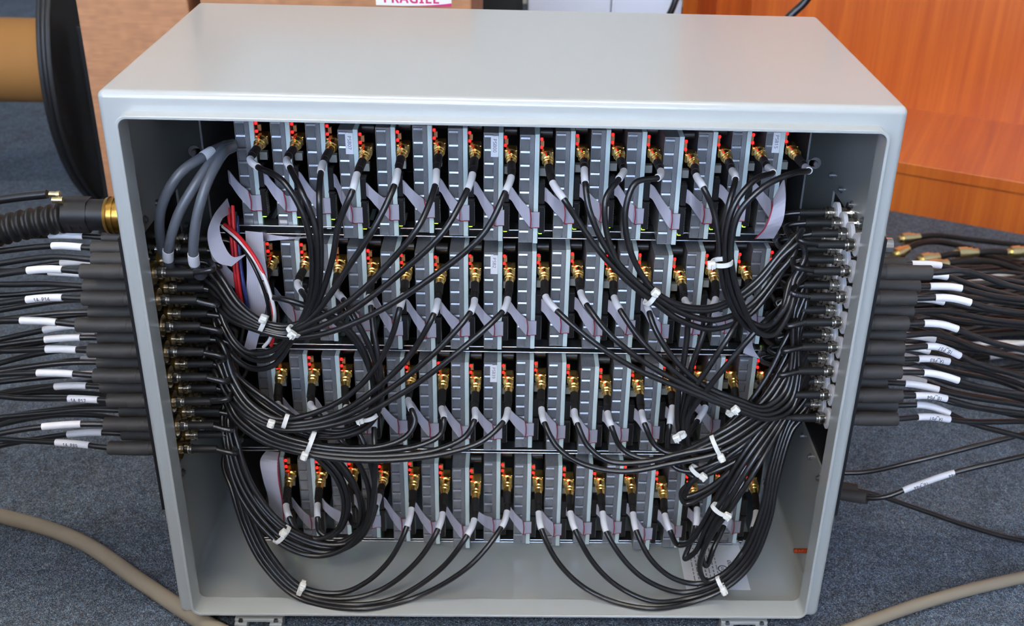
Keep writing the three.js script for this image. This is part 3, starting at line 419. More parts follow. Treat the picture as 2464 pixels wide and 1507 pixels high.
{"r":3,"i":15,"s":1,"p":[[0.2443,0.0886,-0.049],[0.2379,0.0843,-0.029],[0.2281,0.07,-0.014],[0.212,0.0465,-0.01],[0.1947,0.0379,-0.008],[0.1863,0.0562,-0.006],[0.1907,0.0918,-0.002],[0.2103,0.1357,-0.001],[0.2291,0.1722,-0.008],[0.2475,0.1962,-0.026],[0.2627,0.2186,-0.04],[0.2768,0.231,-0.056]],
"c":[-0.1,0.233]}],
"grey":[[[-0.2361,0.4305,-0.11],[-0.2385,0.4366,-0.085],[-0.2453,0.4381,-0.06],[-0.2644,0.4272,-0.042],[-0.2799,0.4015,-0.038],[-0.2864,0.3757,-0.042],[-0.2891,0.3462,-0.055],[-0.2857,0.3257,-0.075]],[[-0.2337,0.4322,-0.1],[-0.2373,0.4372,-0.07],[-0.2498,0.4221,-0.045],[-0.2652,0.398,-0.034],[-0.2755,0.3729,-0.032],[-0.281,0.3558,-0.038],[-0.2836,0.336,-0.052],[-0.279,0.3262,-0.07]],[[-0.2313,0.4339,-0.09],[-0.232,0.4391,-0.058],[-0.2399,0.4247,-0.036],[-0.2486,0.3998,-0.026],[-0.2551,0.3722,-0.026],[-0.2588,0.3527,-0.034],[-0.26,0.3326,-0.05],[-0.2579,0.3326,-0.07]]],
"wires":{"red1":[[-0.2429,0.3677,-0.08],[-0.2248,0.3632,-0.06],[-0.2068,0.3467,-0.042],[-0.1986,0.3205,-0.036],[-0.1983,0.2905,-0.036],[-0.2036,0.2709,-0.04]],
"white1":[[-0.2451,0.3649,-0.082],[-0.223,0.3584,-0.058],[-0.2051,0.3419,-0.04],[-0.1978,0.3221,-0.033],[-0.1965,0.3037,-0.034],[-0.2028,0.2802,-0.036],[-0.2103,0.2692,-0.04]],
"black1":[[-0.2453,0.3629,-0.082],[-0.226,0.3582,-0.06],[-0.212,0.3438,-0.044],[-0.2037,0.3184,-0.04],[-0.2029,0.2882,-0.04],[-0.2085,0.2697,-0.042]],
"red2":[[-0.2367,0.3811,-0.09],[-0.235,0.3609,-0.078],[-0.2324,0.3349,-0.066],[-0.2304,0.3058,-0.06],[-0.2284,0.2894,-0.06]],
"red3":[[-0.2417,0.3782,-0.092],[-0.2384,0.36,-0.08],[-0.236,0.333,-0.07],[-0.234,0.3037,-0.064],[-0.2334,0.2914,-0.064]],
"blue1":[[-0.2341,0.3714,-0.09],[-0.2312,0.3471,-0.074],[-0.2276,0.321,-0.062],[-0.2254,0.2977,-0.06],[-0.2252,0.277,-0.06]],
"black2":[[-0.2351,0.3753,-0.09],[-0.2335,0.3461,-0.076],[-0.2306,0.32,-0.064],[-0.2289,0.2966,-0.062],[-0.228,0.2759,-0.062]]},"flats":{"a":[[[-0.2424,0.3855,-0.095],[-0.2469,0.3822,-0.062],[-0.2484,0.3739,-0.046],[-0.2463,0.3615,-0.04],[-0.241,0.3502,-0.04],[-0.2319,0.344,-0.046]],[[-0.2401,0.3723,-0.095],[-0.2411,0.3776,-0.066],[-0.2403,0.3744,-0.054],[-0.2366,0.3634,-0.048],[-0.2302,0.352,-0.048],[-0.2204,0.3517,-0.054]]],
"b":[[[-0.2267,0.36,-0.084],[-0.2246,0.3481,-0.072],[-0.2246,0.3271,-0.066],[-0.2277,0.3028,-0.066],[-0.2275,0.2789,-0.068],[-0.2365,0.2481,-0.072]],[[-0.2118,0.3587,-0.084],[-0.2093,0.3444,-0.072],[-0.2071,0.3234,-0.066],[-0.2097,0.301,-0.066],[-0.2178,0.2728,-0.068],[-0.2256,0.2491,-0.072]]],
"c":[[[-0.2514,0.3517,-0.058],[-0.25,0.3367,-0.06],[-0.2439,0.3229,-0.064],[-0.2379,0.3112,-0.07]],[[-0.2439,0.3453,-0.062],[-0.2408,0.3357,-0.064],[-0.2379,0.3301,-0.066],[-0.2358,0.3242,-0.07]]],
"d":[[[-0.2171,0.3524,-0.1],[-0.2024,0.3556,-0.086],[-0.1877,0.3552,-0.084],[-0.1757,0.3484,-0.1]],[[-0.2155,0.345,-0.096],[-0.2024,0.3514,-0.084],[-0.1879,0.3532,-0.084],[-0.1754,0.3484,-0.098]]],
"e":[[[-0.2303,0.1263,-0.088],[-0.2321,0.1273,-0.07],[-0.2299,0.1123,-0.064],[-0.2273,0.0887,-0.066],[-0.2298,0.0548,-0.074]],[[-0.2177,0.1245,-0.088],[-0.2153,0.1265,-0.068],[-0.2146,0.1115,-0.062],[-0.2138,0.0879,-0.064],[-0.2159,0.0504,-0.072]]],
"f":[[[0.2252,0.4077,-0.062],[0.2216,0.4032,-0.048],[0.2172,0.3898,-0.044],[0.2125,0.3733,-0.056]],[[0.2328,0.4242,-0.066],[0.2324,0.4119,-0.05],[0.2313,0.3948,-0.046],[0.2281,0.374,-0.056]]],
"g":[[[0.2236,0.2701,-0.09],[0.2193,0.2625,-0.072],[0.2164,0.255,-0.066]],[[0.2277,0.268,-0.09],[0.2264,0.257,-0.072],[0.2323,0.2491,-0.066]]]},"ties":[{"a":[-0.2059,0.2983,-0.014],
"b":[-0.1991,0.3123,-0.014],
"h":[-0.2009,0.3127,-0.011],
"c":[-0.2037,0.3071,-0.014]},{"a":[-0.1813,0.306,-0.008],
"b":[-0.171,0.2974,-0.008],
"h":[-0.1767,0.3014,-0.005],
"c":[-0.1776,0.3001,-0.008]},{"a":[-0.1878,0.2197,-0.006],
"b":[-0.1925,0.2063,-0.006],
"h":[-0.2013,0.2142,-0.003],
"c":[-0.1984,0.2132,-0.006]},{"a":[-0.1655,0.2024,-0.004],
"b":[-0.1751,0.179,-0.004],
"h":[-0.1747,0.182,-0.001],
"c":[-0.1736,0.1901,-0.004]},{"a":[-0.1973,0.092,-0.01],
"b":[-0.2123,0.0763,-0.01],
"h":[-0.2013,0.0919,-0.007],
"c":[-0.2031,0.0861,-0.01]},{"a":[-0.1863,0.0357,-0.002],
"b":[-0.1929,0.0204,-0.002],
"h":[-0.187,0.0353,0.001],
"c":[-0.1896,0.0286,-0.002]},{"a":[0.1249,0.3464,-0.004],
"b":[0.1155,0.3332,-0.004],
"h":[0.1231,0.3475,-0.001],
"c":[0.1227,0.3433,-0.004]},{"a":[0.1659,0.3748,0.002],
"b":[0.1839,0.3766,0.002],
"h":[0.1653,0.3762,0.005],
"c":[0.1736,0.375,0.002]},{"a":[0.202,0.2341,-0.004],
"b":[0.1948,0.2263,-0.004],
"h":[0.2006,0.2351,-0.001],
"c":[0.2012,0.2341,-0.004]},{"a":[0.1835,0.2035,-0.002],
"b":[0.1943,0.1833,-0.002],
"h":[0.1929,0.1858,0.001],
"c":[0.1897,0.193,-0.002]},{"a":[0.1529,0.1999,-0.008],
"b":[0.1614,0.2045,-0.008],
"h":[0.1527,0.2024,-0.005],
"c":[0.1543,0.2017,-0.008]},{"a":[0.1683,0.1679,-0.008],
"b":[0.1805,0.1579,-0.008],
"h":[0.1797,0.161,-0.005],
"c":[0.1755,0.1625,-0.008]},{"a":[0.1895,0.1329,0.003],
"b":[0.2041,0.1237,0.003],
"h":[0.2034,0.1255,0.006],
"c":[0.2012,0.1222,0.003]},{"a":[0.2034,0.0459,-0.0],
"b":[0.2115,0.0317,0.0],
"h":[0.2099,0.0349,0.003],
"c":[0.2087,0.0363,0.0]},{"a":[-0.1277,0.2115,-0.014],
"b":[-0.1108,0.216,-0.014],
"h":[-0.1258,0.2134,-0.011],
"c":[-0.1193,0.2124,-0.014]}]};
const MODX = (i) => -0.21 + 0.03048 * i;
{
  const rails = [[0.3475, 0.3565], [0.2295, 0.2365], [0.1142, 0.1192], [0.0022, 0.0068]];
  for (let r = 0; r < 4; r++) {
    const k = thing('card_rack', `zinc-plated steel card rack holding the ${ROWN[r]} row of modules`, 'rack', [0, 0, 0], 'card racks');
    const [b0, b1] = rails[r], top = r ? rails[r - 1][0] - 0.0005 : 0.468;
    for (const y of [b0 + 0.0008, b1 - 0.0008]) part('front_rail', join(box(-0.2595, 0.2595, y - 0.0008, y + 0.0008, -0.119, -0.1058), cyl(0.0008, 0.0008, [-0.2595, y, -0.1058], [0.2595, y, -0.1058], 12)), steelSmooth, k);
    part('rail_web', box(-0.2595, 0.2595, b0, b1, -0.1205, -0.119), plateBlack, k);  // black colour stands in for the shade inside the rail recess
    for (const s of [-1, 1]) part('side_plate', join(box(s * 0.2605 - 0.0008, s * 0.2605 + 0.0008, b0, top, -0.27, -0.1035), box(s * 0.257 - 0.003, s * 0.257 + 0.003, b0, top, -0.27, -0.268)), steel, k);
    part('rear_panel', box(-0.2595, 0.2595, b0 + 0.001, top - 0.001, -0.2685, -0.267), plateBlack, k);
    for (const s of [-1, 1]) {
      const y = ROWY[r] - 0.0098, x = s * 0.2672;
      const ear = part('mounting_ear', join(cyl(0.0054, 0.0054, [x, y, -0.103], [x, y, -0.1015], 18), box(Math.min(x, s * 0.2605), Math.max(x, s * 0.2605), y - 0.003, y + 0.003, -0.103, -0.1015)), steelSmooth, k);
      part('screw', cyl(0.0026, 0.0018, [x, y, -0.1015], [x, y, -0.0992], 12), steelSmooth, ear);
    }
    for (const x of [0.243, 0.2515]) part('rail_screw', join(cyl(0.0042, 0.0042, [x, b1 - 0.004, -0.1052], [x, b1 - 0.004, -0.1042], 12), cyl(0.0022, 0.0022, [x, b1, -0.1052], [x, b1 + 0.004, -0.1045], 10)), steelSmooth, k);
  }
  // shared geometry of a module; origin on the axis of its gold jack, one module width 30.48 mm
  const mm = (a) => a.map((v) => v / 1000);
  const B = (x0, x1, y0, y1, z0, z1, r = 0) => box(...mm([x0, x1, y0, y1, z0, z1]), r / 1000);
  const can = join(B(-23.5, -11.2, -81, 17.5, -96, -14.4), B(-15, -11.2, -81, 17.5, -14.4, -12), B(-23.5, -23, -81, 17.5, -14.4, -12), B(-23.5, -15, 15.9, 17.5, -14.4, -12), B(-23.5, -15, -81, -80.2, -14.4, -12));
  const profile = (x0, x1, pts) => { const sh = new THREE.Shape(pts.map(([y, z]) => new THREE.Vector2(-z / 1000, y / 1000))); return new THREE.ExtrudeGeometry(sh, { depth: (x1 - x0) / 1000, bevelEnabled: false }).rotateY(Math.PI / 2).translate(x0 / 1000, 0, 0); };
  const bend = [[4, 1.3], [4.3, 1.22], [5.4, 0.6], [5.6, 0.3], [5.6, -0.6]];   // rolled upper edge of a tab, y and z in mm
  const tab = toCreasedNormals(join(profile(-22.8, -15.8, [[-5.9, -0.6], [-5.9, 0], ...bend]), profile(-15.8, -15.05, [[0.6, -0.6], [0.6, 0.9], ...bend])), 0.3);
  const pcb = B(-10.9, -6.9, -81.5, 18, -100, -11.6, 0.3), pcbFace = B(-6.9, -6.3, -80.5, 17.2, -98, -14);
  const jackBlock = join(B(-5.6, 4.8, -4.6, 3, -24, -9.5, 1.2), cyl(0.0036, 0.0036, mm([0, 0, -9.5]), mm([0, 0, -2]), 14), cyl(0.0049, 0.0036, mm([0, 0, -7.4]), mm([0, 0, -6.4]), 18), cyl(0.0049, 0.0049, mm([0, 0, -9.5]), mm([0, 0, -7.4]), 18), B(-5.9, 5, 2.4, 3.4, -10.6, -9.2, 0.45));
  const ledG = B(-6.3, -3.9, -1.3, 1.3, -2, 0.2, 0.8), ledGr = B(-6.3, -3.1, -0.9, 0.9, -1.4, 0.4, 0.5);
  const header = join(B(-6.3, -1.4, -43.2, -24, -20, -8.6, 0.4), B(-5.6, -2.2, -24, -22.8, -14, -9.4)), headerLow = join(B(-6.3, -1.4, -70.6, -46, -20, -8.6, 0.4), B(-6.8, -0.8, -46, -44.6, -14, -9));
  const pins = []; for (let k = 0; k < 10; k++) pins.push(B(-1.35, -1.1, -70 + k * 2.3, -69 + k * 2.3, -18, -9));
  const pinStrip = join(pins), capBody = cyl(0.0048, 0.0048, mm([-6, 12, -36]), mm([4.5, 12, -36]), 16), cap2 = B(-6, -2.8, 4, 9.5, -24, -21, 0.3), sock = B(-6.2, 0.5, -22, -15, -26, -20, 0.3), ic = B(-6.3, -4.8, -68, -30, -60, -34);
  const SLOTLABEL = { '0_3': 'PSB07', '0_7': 'PSB00', '0_15': 'PSB15', '1_7': 'PSB2', '2_7': 'PSB39' };
  for (let r = 0; r < 4; r++) for (let i = 0; i < 16; i++) {
    const text = SLOTLABEL[`${r}_${i}`];
    const m = thing('circuit_module', `shielded circuit module${text ? ' with printed sticker' : ''}, ${ROWN[r]} row, ${ORD[i]} slot from the grey power cables`, 'circuit module', [MODX(i), ROWY[r], DATA.Z[r][i]], `${ROWN[r]} row of circuit modules`);
    const c = part('shield_can', can, zinc, m);
    for (let k = 0; k < 8; k++) { const t = part('tab', tab, zincTab, c); t.position.set(0, (9.6 - k * 12.15) / 1000, -0.0132); }
    const b = part('circuit_board', pcb, boardEdge, m); part('component_side', pcbFace, boardFace, b);
    part('jack', jackBlock, gold, m);
    for (const y of [6.2, 13.4]) { const l = part('status_led', ledG, ledRed, m, 'lit red light'); l.position.set(0, y / 1000, -0.0125); }
    const lg = part('power_led', ledGr, ledGreen, m, 'lit green light'); lg.position.set(0, -0.0715, r ? -0.016 : -0.0115);
    part('ribbon_header', header, blackPlastic, m); const h2 = part('ribbon_header', headerLow, blackPlastic, m); part('pin_strip', pinStrip, paleGrey, h2);
    part('capacitor', capBody, chip, m); part('capacitor', cap2, tanCap, m); part('socket', sock, paleGrey, m); part('chip', ic, chip, m);
    if (text) {
      const tx = canvasTex(96, 256, (g, w, h) => { g.fillStyle = '#eeeef2'; g.fillRect(0, 0, w, h); g.save(); g.translate(50, 20); g.rotate(Math.PI / 2); g.fillStyle = '#3a3c4c'; g.font = '60px monospace'; g.textAlign = 'left'; g.textBaseline = 'middle'; g.fillText(text, 12, 0, 170); g.restore(); });
      const pl = new THREE.PlaneGeometry(0.0064, 0.0185); pl.translate(-0.0142, 0.0055, -0.01175);
      part('sticker', join(pl, B(-17.4, -11, -3.75, 14.75, -12.02, -11.78)), std(0xffffff, 0.5, 0, { map: tx }), m, `white sticker reading ${text}`);
    }
  }
  // grey ribbon cables that chain each module to the next
  for (let r = 0; r < 4; r++) for (let i = -1; i < 15; i++) {
    const ii = Math.max(i, 0), A = V(MODX(i), ROWY[r], DATA.Z[r][ii]), N = V(MODX(i + 1), ROWY[r], DATA.Z[r][i + 1]);
    const P = (o, x, y, z) => o.clone().add(V(x, y, z).divideScalar(1000)), j = () => rr(-0.8, 0.8), jx = j(), jy = j();
    const T0 = P(A, 0.8, -28.6, -6), T1 = P(N, -16 + jx * 0.6, -44.4 + jy, -3.4), B0 = P(A, 1, -40.8, -6), B1 = P(N, -16.4 + jx * 0.6, -60 + jy, -3), at = (p, q, t, b) => p.clone().lerp(q, t).add(V(0, 0, b / 1000));
    const top = [P(A, -1.4, -28, -9), T0, at(T0, T1, 0.33, 1.6), at(T0, T1, 0.67, 1.6), T1, P(N, -14.4 + jx * 0.6, -46.6, -4), P(N, -13.4, -49.8, -6.6), P(N, -10.5, -50.4, -8), P(N, -5.6, -50.4, -8)];
    const bot = [P(A, -1.4, -40, -9), B0, at(B0, B1, 0.33, 1.6), at(B0, B1, 0.67, 1.6), B1, P(N, -14.2 + jx * 0.6, -62.8, -3.8), P(N, -12.6, -64.6, -6.2), P(N, -10, -64.9, -8), P(N, -5.6, -64.8, -8)];
    if (i < 0 && r !== 0 && r !== 3) continue;
    const rb = thing('ribbon_cable', i < 0 ? `grey ribbon cable end entering the first module of the ${ROWN[r]} row` : `grey ribbon cable from ${ORD[i]} to next slot counting from grey power cables, ${ROWN[r]} row`, 'ribbon cable', [0, 0, 0], `ribbon cables of the ${ROWN[r]} row`);
    part('flat_cable', ribbon(top, bot, 28), ribbonGrey, rb);
    const cb = curve(bot);
    const down = sample(curve([top[4].clone().lerp(top[5], 0.6).add(V(0.0006, 0, 0.0008)), top[5].clone().lerp(bot[5], 0.5).add(V(0.001, 0, 0.001)), bot[5].clone().add(V(0.0003, 0, 0.0007))]), 0, 1, 6);
    part('red_stripe', join(tube(sample(cb, 0.62, 1, 12), 0.00062, 6), tube(down, 0.0005, 6)), redStripe, rb, 'dark red edge conductor');
  }
}

// ---------------------------------------------------------------- black coaxial cables inside, one from every module
const BULK = [];
for (const c of DATA.cab) {
  const s = c.s, [zc, yc] = c.c, side = s < 0 ? 'grey power cables' : 'row end';
  const o = thing('coaxial_cable', `black coaxial cable plugged into ${ORD[c.i]} slot from grey power cables, ${ROWN[c.r]} row`, 'cable', [0, 0, 0], `coaxial cables of the ${ROWN[c.r]} row`);
  const x = MODX(c.i), y = ROWY[c.r], z = DATA.Z[c.r][c.i];
  const S0 = V(...c.p[0]), S1 = V(...c.p[1]), dir = S0.clone().sub(V(x, y, z)).normalize();
  const axis = V(0, 0, 1).lerp(dir, 0.5).normalize(), J = V(x, y, z);
  const at = (d) => J.clone().addScaledVector(axis, d).toArray();
  part('plug', join(hex(0.0053, at(-0.0045), at(0.0026)), cyl(0.0049, 0.0037, at(0.0026), at(0.0034), 18), cyl(0.0043, 0.0043, at(0.0034), at(0.0062), 16), cyl(0.0043, 0.0036, at(0.0062), at(0.0067), 16), cyl(0.0036, 0.0036, at(0.0067), at(0.0132), 14)), gold, o, 'gold plated screw plug');
  const start = V(...at(0.012));
  const endDir = V(-s, 0, 0);
  const tip = V(s * 0.262, yc, zc), last = V(...c.p[c.p.length - 1]);
  const pts = [start, ...c.p.map((p) => V(...p)), V(s * 0.243, yc - 0.004 * (last.y < yc ? 1 : -1), zc + 0.001), tip];
  const cv = curve(pts), n = pts.length - 1, T1 = 1 / n, T2 = 2 / n;
  const bp = sample(cv, 0, T1 * 0.98, 8);
  part('boot', join(tube(bp.slice(0, 6), 0.0036, 12), tube(bp.slice(4), 0.003, 12)), shrink, o, 'black heat-shrink boot');
  part('sleeve', tube(sample(cv, T1, T2, 8), 0.0031, 14), white, o, 'white marker sleeve');
  part('jacket', tube(sample(cv, T1 * 0.6, 1, 14 * n), 0.00255, 10), (c.i * 5 + c.r * 3) % 7 < 3 ? jacketPrint : jacket, o);
  part('end_boot', tube([V(s * 0.259, yc, zc), V(s * 0.272, yc, zc), V(s * 0.281, yc, zc)], [0.0033, 0.0037, 0.0037], 12), shrink, o);
  part('end_plug', join(cyl(0.0046, 0.0046, [s * 0.281, yc, zc], [s * 0.2888, yc, zc], 14), cyl(0.0058, 0.0058, [s * 0.2838, yc, zc], [s * 0.2872, yc, zc], 14)), nickel, o, 'nickel plated plug on the side panel');
}
// bulkhead connectors in the side plates, with the cables that leave the enclosure
function sleeveMap(text) {
  return canvasTex(256, 128, (g, w, h) => { g.fillStyle = '#e4e4ea'; g.fillRect(0, 0, w, h); g.fillStyle = '#2a2a30'; g.font = 'bold 30px monospace'; g.textAlign = 'center'; g.textBaseline = 'middle';
    for (const y of [32, 96]) { g.save(); g.translate(w / 2, y); g.scale(-1, 1); g.fillText(text, 0, 0); g.restore(); } });
}
const OUT = { '-1_1_0': '1A_P14', '-1_3_0': '', '-1_5_0': '1A_P17', '-1_7_0': '1A_P89', '1_4_0': '1B_P37', '1_5_1': '1A_P63', '1_6_0': '1B_P64', '1_7_0': '1A_P61' };
for (const s of [-1, 1]) for (let k = 0; k < 8; k++) for (let q = 0; q < 4; q++) {
  const zc = (s < 0 ? -0.03 : -0.031) - 0.023 * q, yc = s < 0 ? 0.345 - 0.0252 * k : 0.38 - 0.0245 * k, where = s < 0 ? 'cable reel side' : 'wooden furniture side';
  const b = thing('bulkhead_connector', `nickel bulkhead connector on ${where}, ${ORD[q]} column behind the opening, ${ORD[k]} from top`, 'connector', [s * 0.3052, yc, zc], `bulkhead connectors on the ${where}`);
  part('barrel', join(cyl(0.005, 0.005, [s * 0.003, 0, 0], [-s * 0.0165, 0, 0], 14), cyl(0.0075, 0.0075, [s * 0.0028, 0, 0], [s * 0.0062, 0, 0], 16)), nickel, b);
  part('lock_nut', hex(0.0098, [-s * 0.0002, 0, 0], [-s * 0.0034, 0, 0]), nickel, b);
  part('washer', cyl(0.0098, 0.0098, [-s * 0.0112, 0, 0], [-s * 0.0146, 0, 0], 18), s < 0 ? brass : white, b, s < 0 ? 'brass ring' : 'white ring');
  if (s > 0 && k * 2.5 - q < 2) { part('dust_cap', cyl(0.0066, 0.0066, [s * 0.0035, 0, 0], [s * 0.016, 0, 0], 16), nickel, b); continue; }   // the topmost ones have no outside cable
  // outside
  const L = rr(0.036, 0.052), label = `black cable leaving the ${where}, ${ORD[q]} column behind the opening, ${ORD[k]} from top`;
  const o = thing('antenna_cable', label, 'cable', [0, 0, 0], `cables leaving the ${where}`);
  const x0 = s * 0.3115, sg = (d, dy, dz) => V(x0 + s * d, yc + dy, zc + dz);
  const jy = rr(-0.004, 0.004), jz = rr(-0.012, 0.008), sag = s < 0 ? rr(0.004, 0.018) : rr(0.02, 0.05);
  const pts = s < 0 ? [sg(0, 0, 0), sg(L, 0, 0), sg(L + 0.03, jy * 0.4, jz * 0.4), sg(L + 0.075, -sag * 0.5 + jy, jz), sg(L + 0.14, -sag * 1.6, jz * 2), sg(L + 0.26, -sag * 3 - 0.03, jz * 2), sg(L + 0.42, -sag * 4 - 0.1, jz * 3), V(-0.98 - 0.02 * k, -0.006, zc + jz * 4)]
    : [sg(0, 0, 0), sg(L, 0, 0), sg(L + 0.03, jy * 0.4, jz * 0.3), sg(L + 0.07, -sag * 0.35, jz), sg(L + 0.15, -sag * 1.1, jz * 2 - 0.02), sg(L + 0.28, -Math.min(sag * 3.4, yc * 0.8), -0.08 + jz * 3), sg(L + 0.45, -Math.min(sag * 5.5 + 0.05, yc - 0.02), -0.16 + jz * 3), V(1.05 + 0.01 * k, -0.006, -0.3 + jz * 4)];
  const cv = curve(pts), n = pts.length - 1;
  part('end_plug', cyl(0.0066, 0.0066, [s * 0.309, yc, zc], [s * 0.3125, yc, zc], 14), nickel, o);
  const bp = sample(cv, 0, 1 / n, 6);
  part('boot', join(tube(bp, 0.0064, 12), tube(bp.slice(1, 4), 0.0067, 12)), shrinkOut, o, 'dark grey heat-shrink boot');
  part('jacket', tube(sample(cv, 0.8 / n, 1, 34), 0.0027, 9), jacket, o);
  const txt = OUT[`${s}_${k}_${q}`], t0 = (1.2 + rnd() * 0.5) / n, t1 = t0 + (s < 0 ? 0.85 : 0.9) / n;
  if (txt !== undefined || rnd() < 0.62) {
    const sv = tube(sample(cv, t0, t1, 12), 0.0033, 12);
    if (txt) { const uv = sv.attributes.uv, u1 = 0.034; for (let a = 0; a < uv.count; a++) uv.setXY(a, uv.getX(a) / u1, uv.getY(a) * 1); }
    part('sleeve', sv, txt ? std(0xffffff, 0.5, 0, { map: sleeveMap(txt) }) : white, o, txt ? `white marker sleeve reading ${txt}` : 'white marker sleeve');
  }
}

// ---------------------------------------------------------------- ties, power cables, loose ribbons and wires
{
  const where = ['on the cables of the upper row, next to the loose ribbon', 'on the steep cables of the upper row', 'on the cables crossing in front of the lower middle row', 'with a long strap over the lower middle row cables', 'on the loop below the lowest row, upper one', 'on the lowest cable loop beside the loose ribbon',
    'with a round head on fanned cables, upper middle row', 'level round the three cables hanging from the upper row end', 'on the thick black bundle beside the nickel connectors', 'straight across the row of shiny parallel cables', 'half hidden in the dark bundle at the lower middle row', 'on the coil ahead of the lowest row', 'on the three folded cables ahead of the rating label', 'on the lowest cable loop above the rating label', 'on the dark loop behind the crossing cables'];
  DATA.ties.forEach((t, n) => {
    const o = thing('cable_tie', `white nylon cable tie ${where[n]}`, 'cable tie', [0, 0, 0], 'white cable ties');
    const a = V(...t.a), b = V(...t.b), c = a.clone().add(b).multiplyScalar(0.5), m = b.clone().sub(a).multiplyScalar(0.5), d = V(0, 0, 1).addScaledVector(m, -m.z / m.lengthSq()).normalize().multiplyScalar(Math.min(0.009, m.length() * 0.8)), w = m.clone().cross(d).normalize().multiplyScalar(0.0019);
    c.addScaledVector(d, -0.5);
    const pos = [], idx = [], K = 28;
    for (let k = 0; k <= K; k++) for (const [f, g] of [[1, 1], [1, -1], [0.9, -1], [0.9, 1]]) {
      const an = k / K * Math.PI * 2, p = c.clone().addScaledVector(m, Math.cos(an) * (f === 1 ? 1 : 1 - 0.0012 / m.length())).addScaledVector(d, Math.sin(an) * (f === 1 ? 1 : 1 - 0.0012 / d.length())).addScaledVector(w, g);
      pos.push(p.x, p.y, p.z);
    }
    for (let k = 0; k < K; k++) for (let e = 0; e < 4; e++) { const p = 4 * k + e, q = 4 * k + (e + 1) % 4; idx.push(p, p + 4, q, q, p + 4, q + 4); }
    const g = new THREE.BufferGeometry(); g.setAttribute('position', new THREE.Float32BufferAttribute(pos, 3)); g.setIndex(idx);
    part('strap', toCreasedNormals(g, 0.6), nylon, o);
    const h = new RoundedBoxGeometry(0.0068, 0.0062, 0.0055, 2, 0.0012), e1 = m.clone().normalize(), e3 = d.clone().normalize(), e2 = e3.clone().cross(e1);
    h.applyMatrix4(new THREE.Matrix4().makeBasis(e1, e2, e3)); h.translate(...t.h);
    part('head', h, nylon, o);
    const st = new RoundedBoxGeometry(0.0034, 0.0044, 0.0012, 1, 0.0004); st.applyMatrix4(new THREE.Matrix4().makeBasis(e2, e3, e1)); st.translate(...V(...t.h).addScaledVector(e3, 0.0042).toArray());
    part('tail', st, nylon, o);
  });
  const gw = ['bowed furthest from the modules', 'between its two neighbours', 'closest to the modules'], gb = [[1.75, 2.15], [4.55, 5.15], [4.45, 5.05]];
  DATA.grey.forEach((p, n) => {
    const o = thing('power_cable', `thick grey power cable ${gw[n]}`, 'cable', [0, 0, 0], 'grey power cables'), cv = curve(p), m = p.length - 1;
    part('jacket', tube(sample(cv, 0, 1, 60), 0.0041, 14), greyJacket, o);
    part('sleeve', tube(sample(cv, gb[n][0] / m, gb[n][1] / m, 8), 0.0046, 16), white, o, 'white marker sleeve');
  });
  const fl = { a: 'curled into a loop beside the grey power cables', b: 'hanging twisted past the upper middle row', c: 'short stretch below the curled loop', d: 'lying flat along the rail under the upper row', e: 'hanging ahead of the first module of the lowest row', f: 'with red edge, bent over the last module of the upper row', g: 'end drooping over the rail at the upper middle row' };
  for (const [k, [e1, e2]] of Object.entries(DATA.flats)) {
    const o = thing('loose_ribbon_cable', `wide grey ribbon cable ${fl[k]}`, 'ribbon cable', [0, 0, 0], 'loose ribbon cables');
    part('flat_cable', ribbon(e1, e2, 30), ribbonGrey, o);
    if (k === 'f' || k === 'e') part('red_stripe', tube(sample(curve(k === 'f' ? e1 : e2), 0, 1, 20), 0.0007, 6), redStripe, o);
  }
  const wm = { red1: [wireRed, 'red wire arching over the white one'], white1: [wireWhite, 'white wire running along the arching red wire'], black1: [wireBlack, 'black wire under the arching red and white pair'], red2: [wireRed, 'red wire hanging nearest the twisted ribbon'], red3: [wireRed, 'red wire hanging furthest from the twisted ribbon'], blue1: [wireBlue, 'dark blue wire hanging in front of the twisted ribbon'], black2: [wireBlack, 'black wire hanging among the red ones'] };
  for (const [k, p] of Object.entries(DATA.wires)) solo('hookup_wire', tube(sample(curve(p), 0, 1, 36), 0.0016, 8), wm[k][0], wm[k][1], 'wire', 'loose supply wires');
}
{ // corrugated conduit with its gland
  const o = thing('corrugated_conduit', 'black corrugated conduit with a brass gland entering the enclosure', 'conduit');
  const pts = [], rad = [], a = V(-0.362, 0.366, -0.1), b = V(-0.56, 0.352, -0.085);
  for (let k = 0; k <= 200; k++) { const t = k / 200, p = a.clone().lerp(b, t); p.y -= 0.05 * t * t; pts.push(p); rad.push(0.0118 + 0.0026 * Math.max(-0.6, Math.min(0.7, 1.4 * Math.sin(t * Math.PI * 2 * 24)))); }
  part('hose', tube(pts, rad, 18), darkGrey, o);
  part('gland_nut', join(hex(0.0163, [-0.3635, 0.366, -0.1], [-0.385, 0.366, -0.1]), cyl(0.0138, 0.0138, [-0.349, 0.366, -0.1], [-0.364, 0.366, -0.1], 20)), blackPlastic, o);
  part('gland', join(cyl(0.0152, 0.0152, [-0.338, 0.366, -0.1], [-0.341, 0.366, -0.1], 24), cyl(0.0165, 0.0165, [-0.341, 0.366, -0.1], [-0.3435, 0.366, -0.1], 24), cyl(0.015, 0.015, [-0.3435, 0.366, -0.1], [-0.346, 0.366, -0.1], 24), cyl(0.0165, 0.0155, [-0.346, 0.366, -0.1], [-0.349, 0.366, -0.1], 24), cyl(0.016, 0.016, [-0.308, 0.366, -0.1], [-0.338, 0.366, -0.1], 24)), brass, o, 'ringed brass gland body');
}

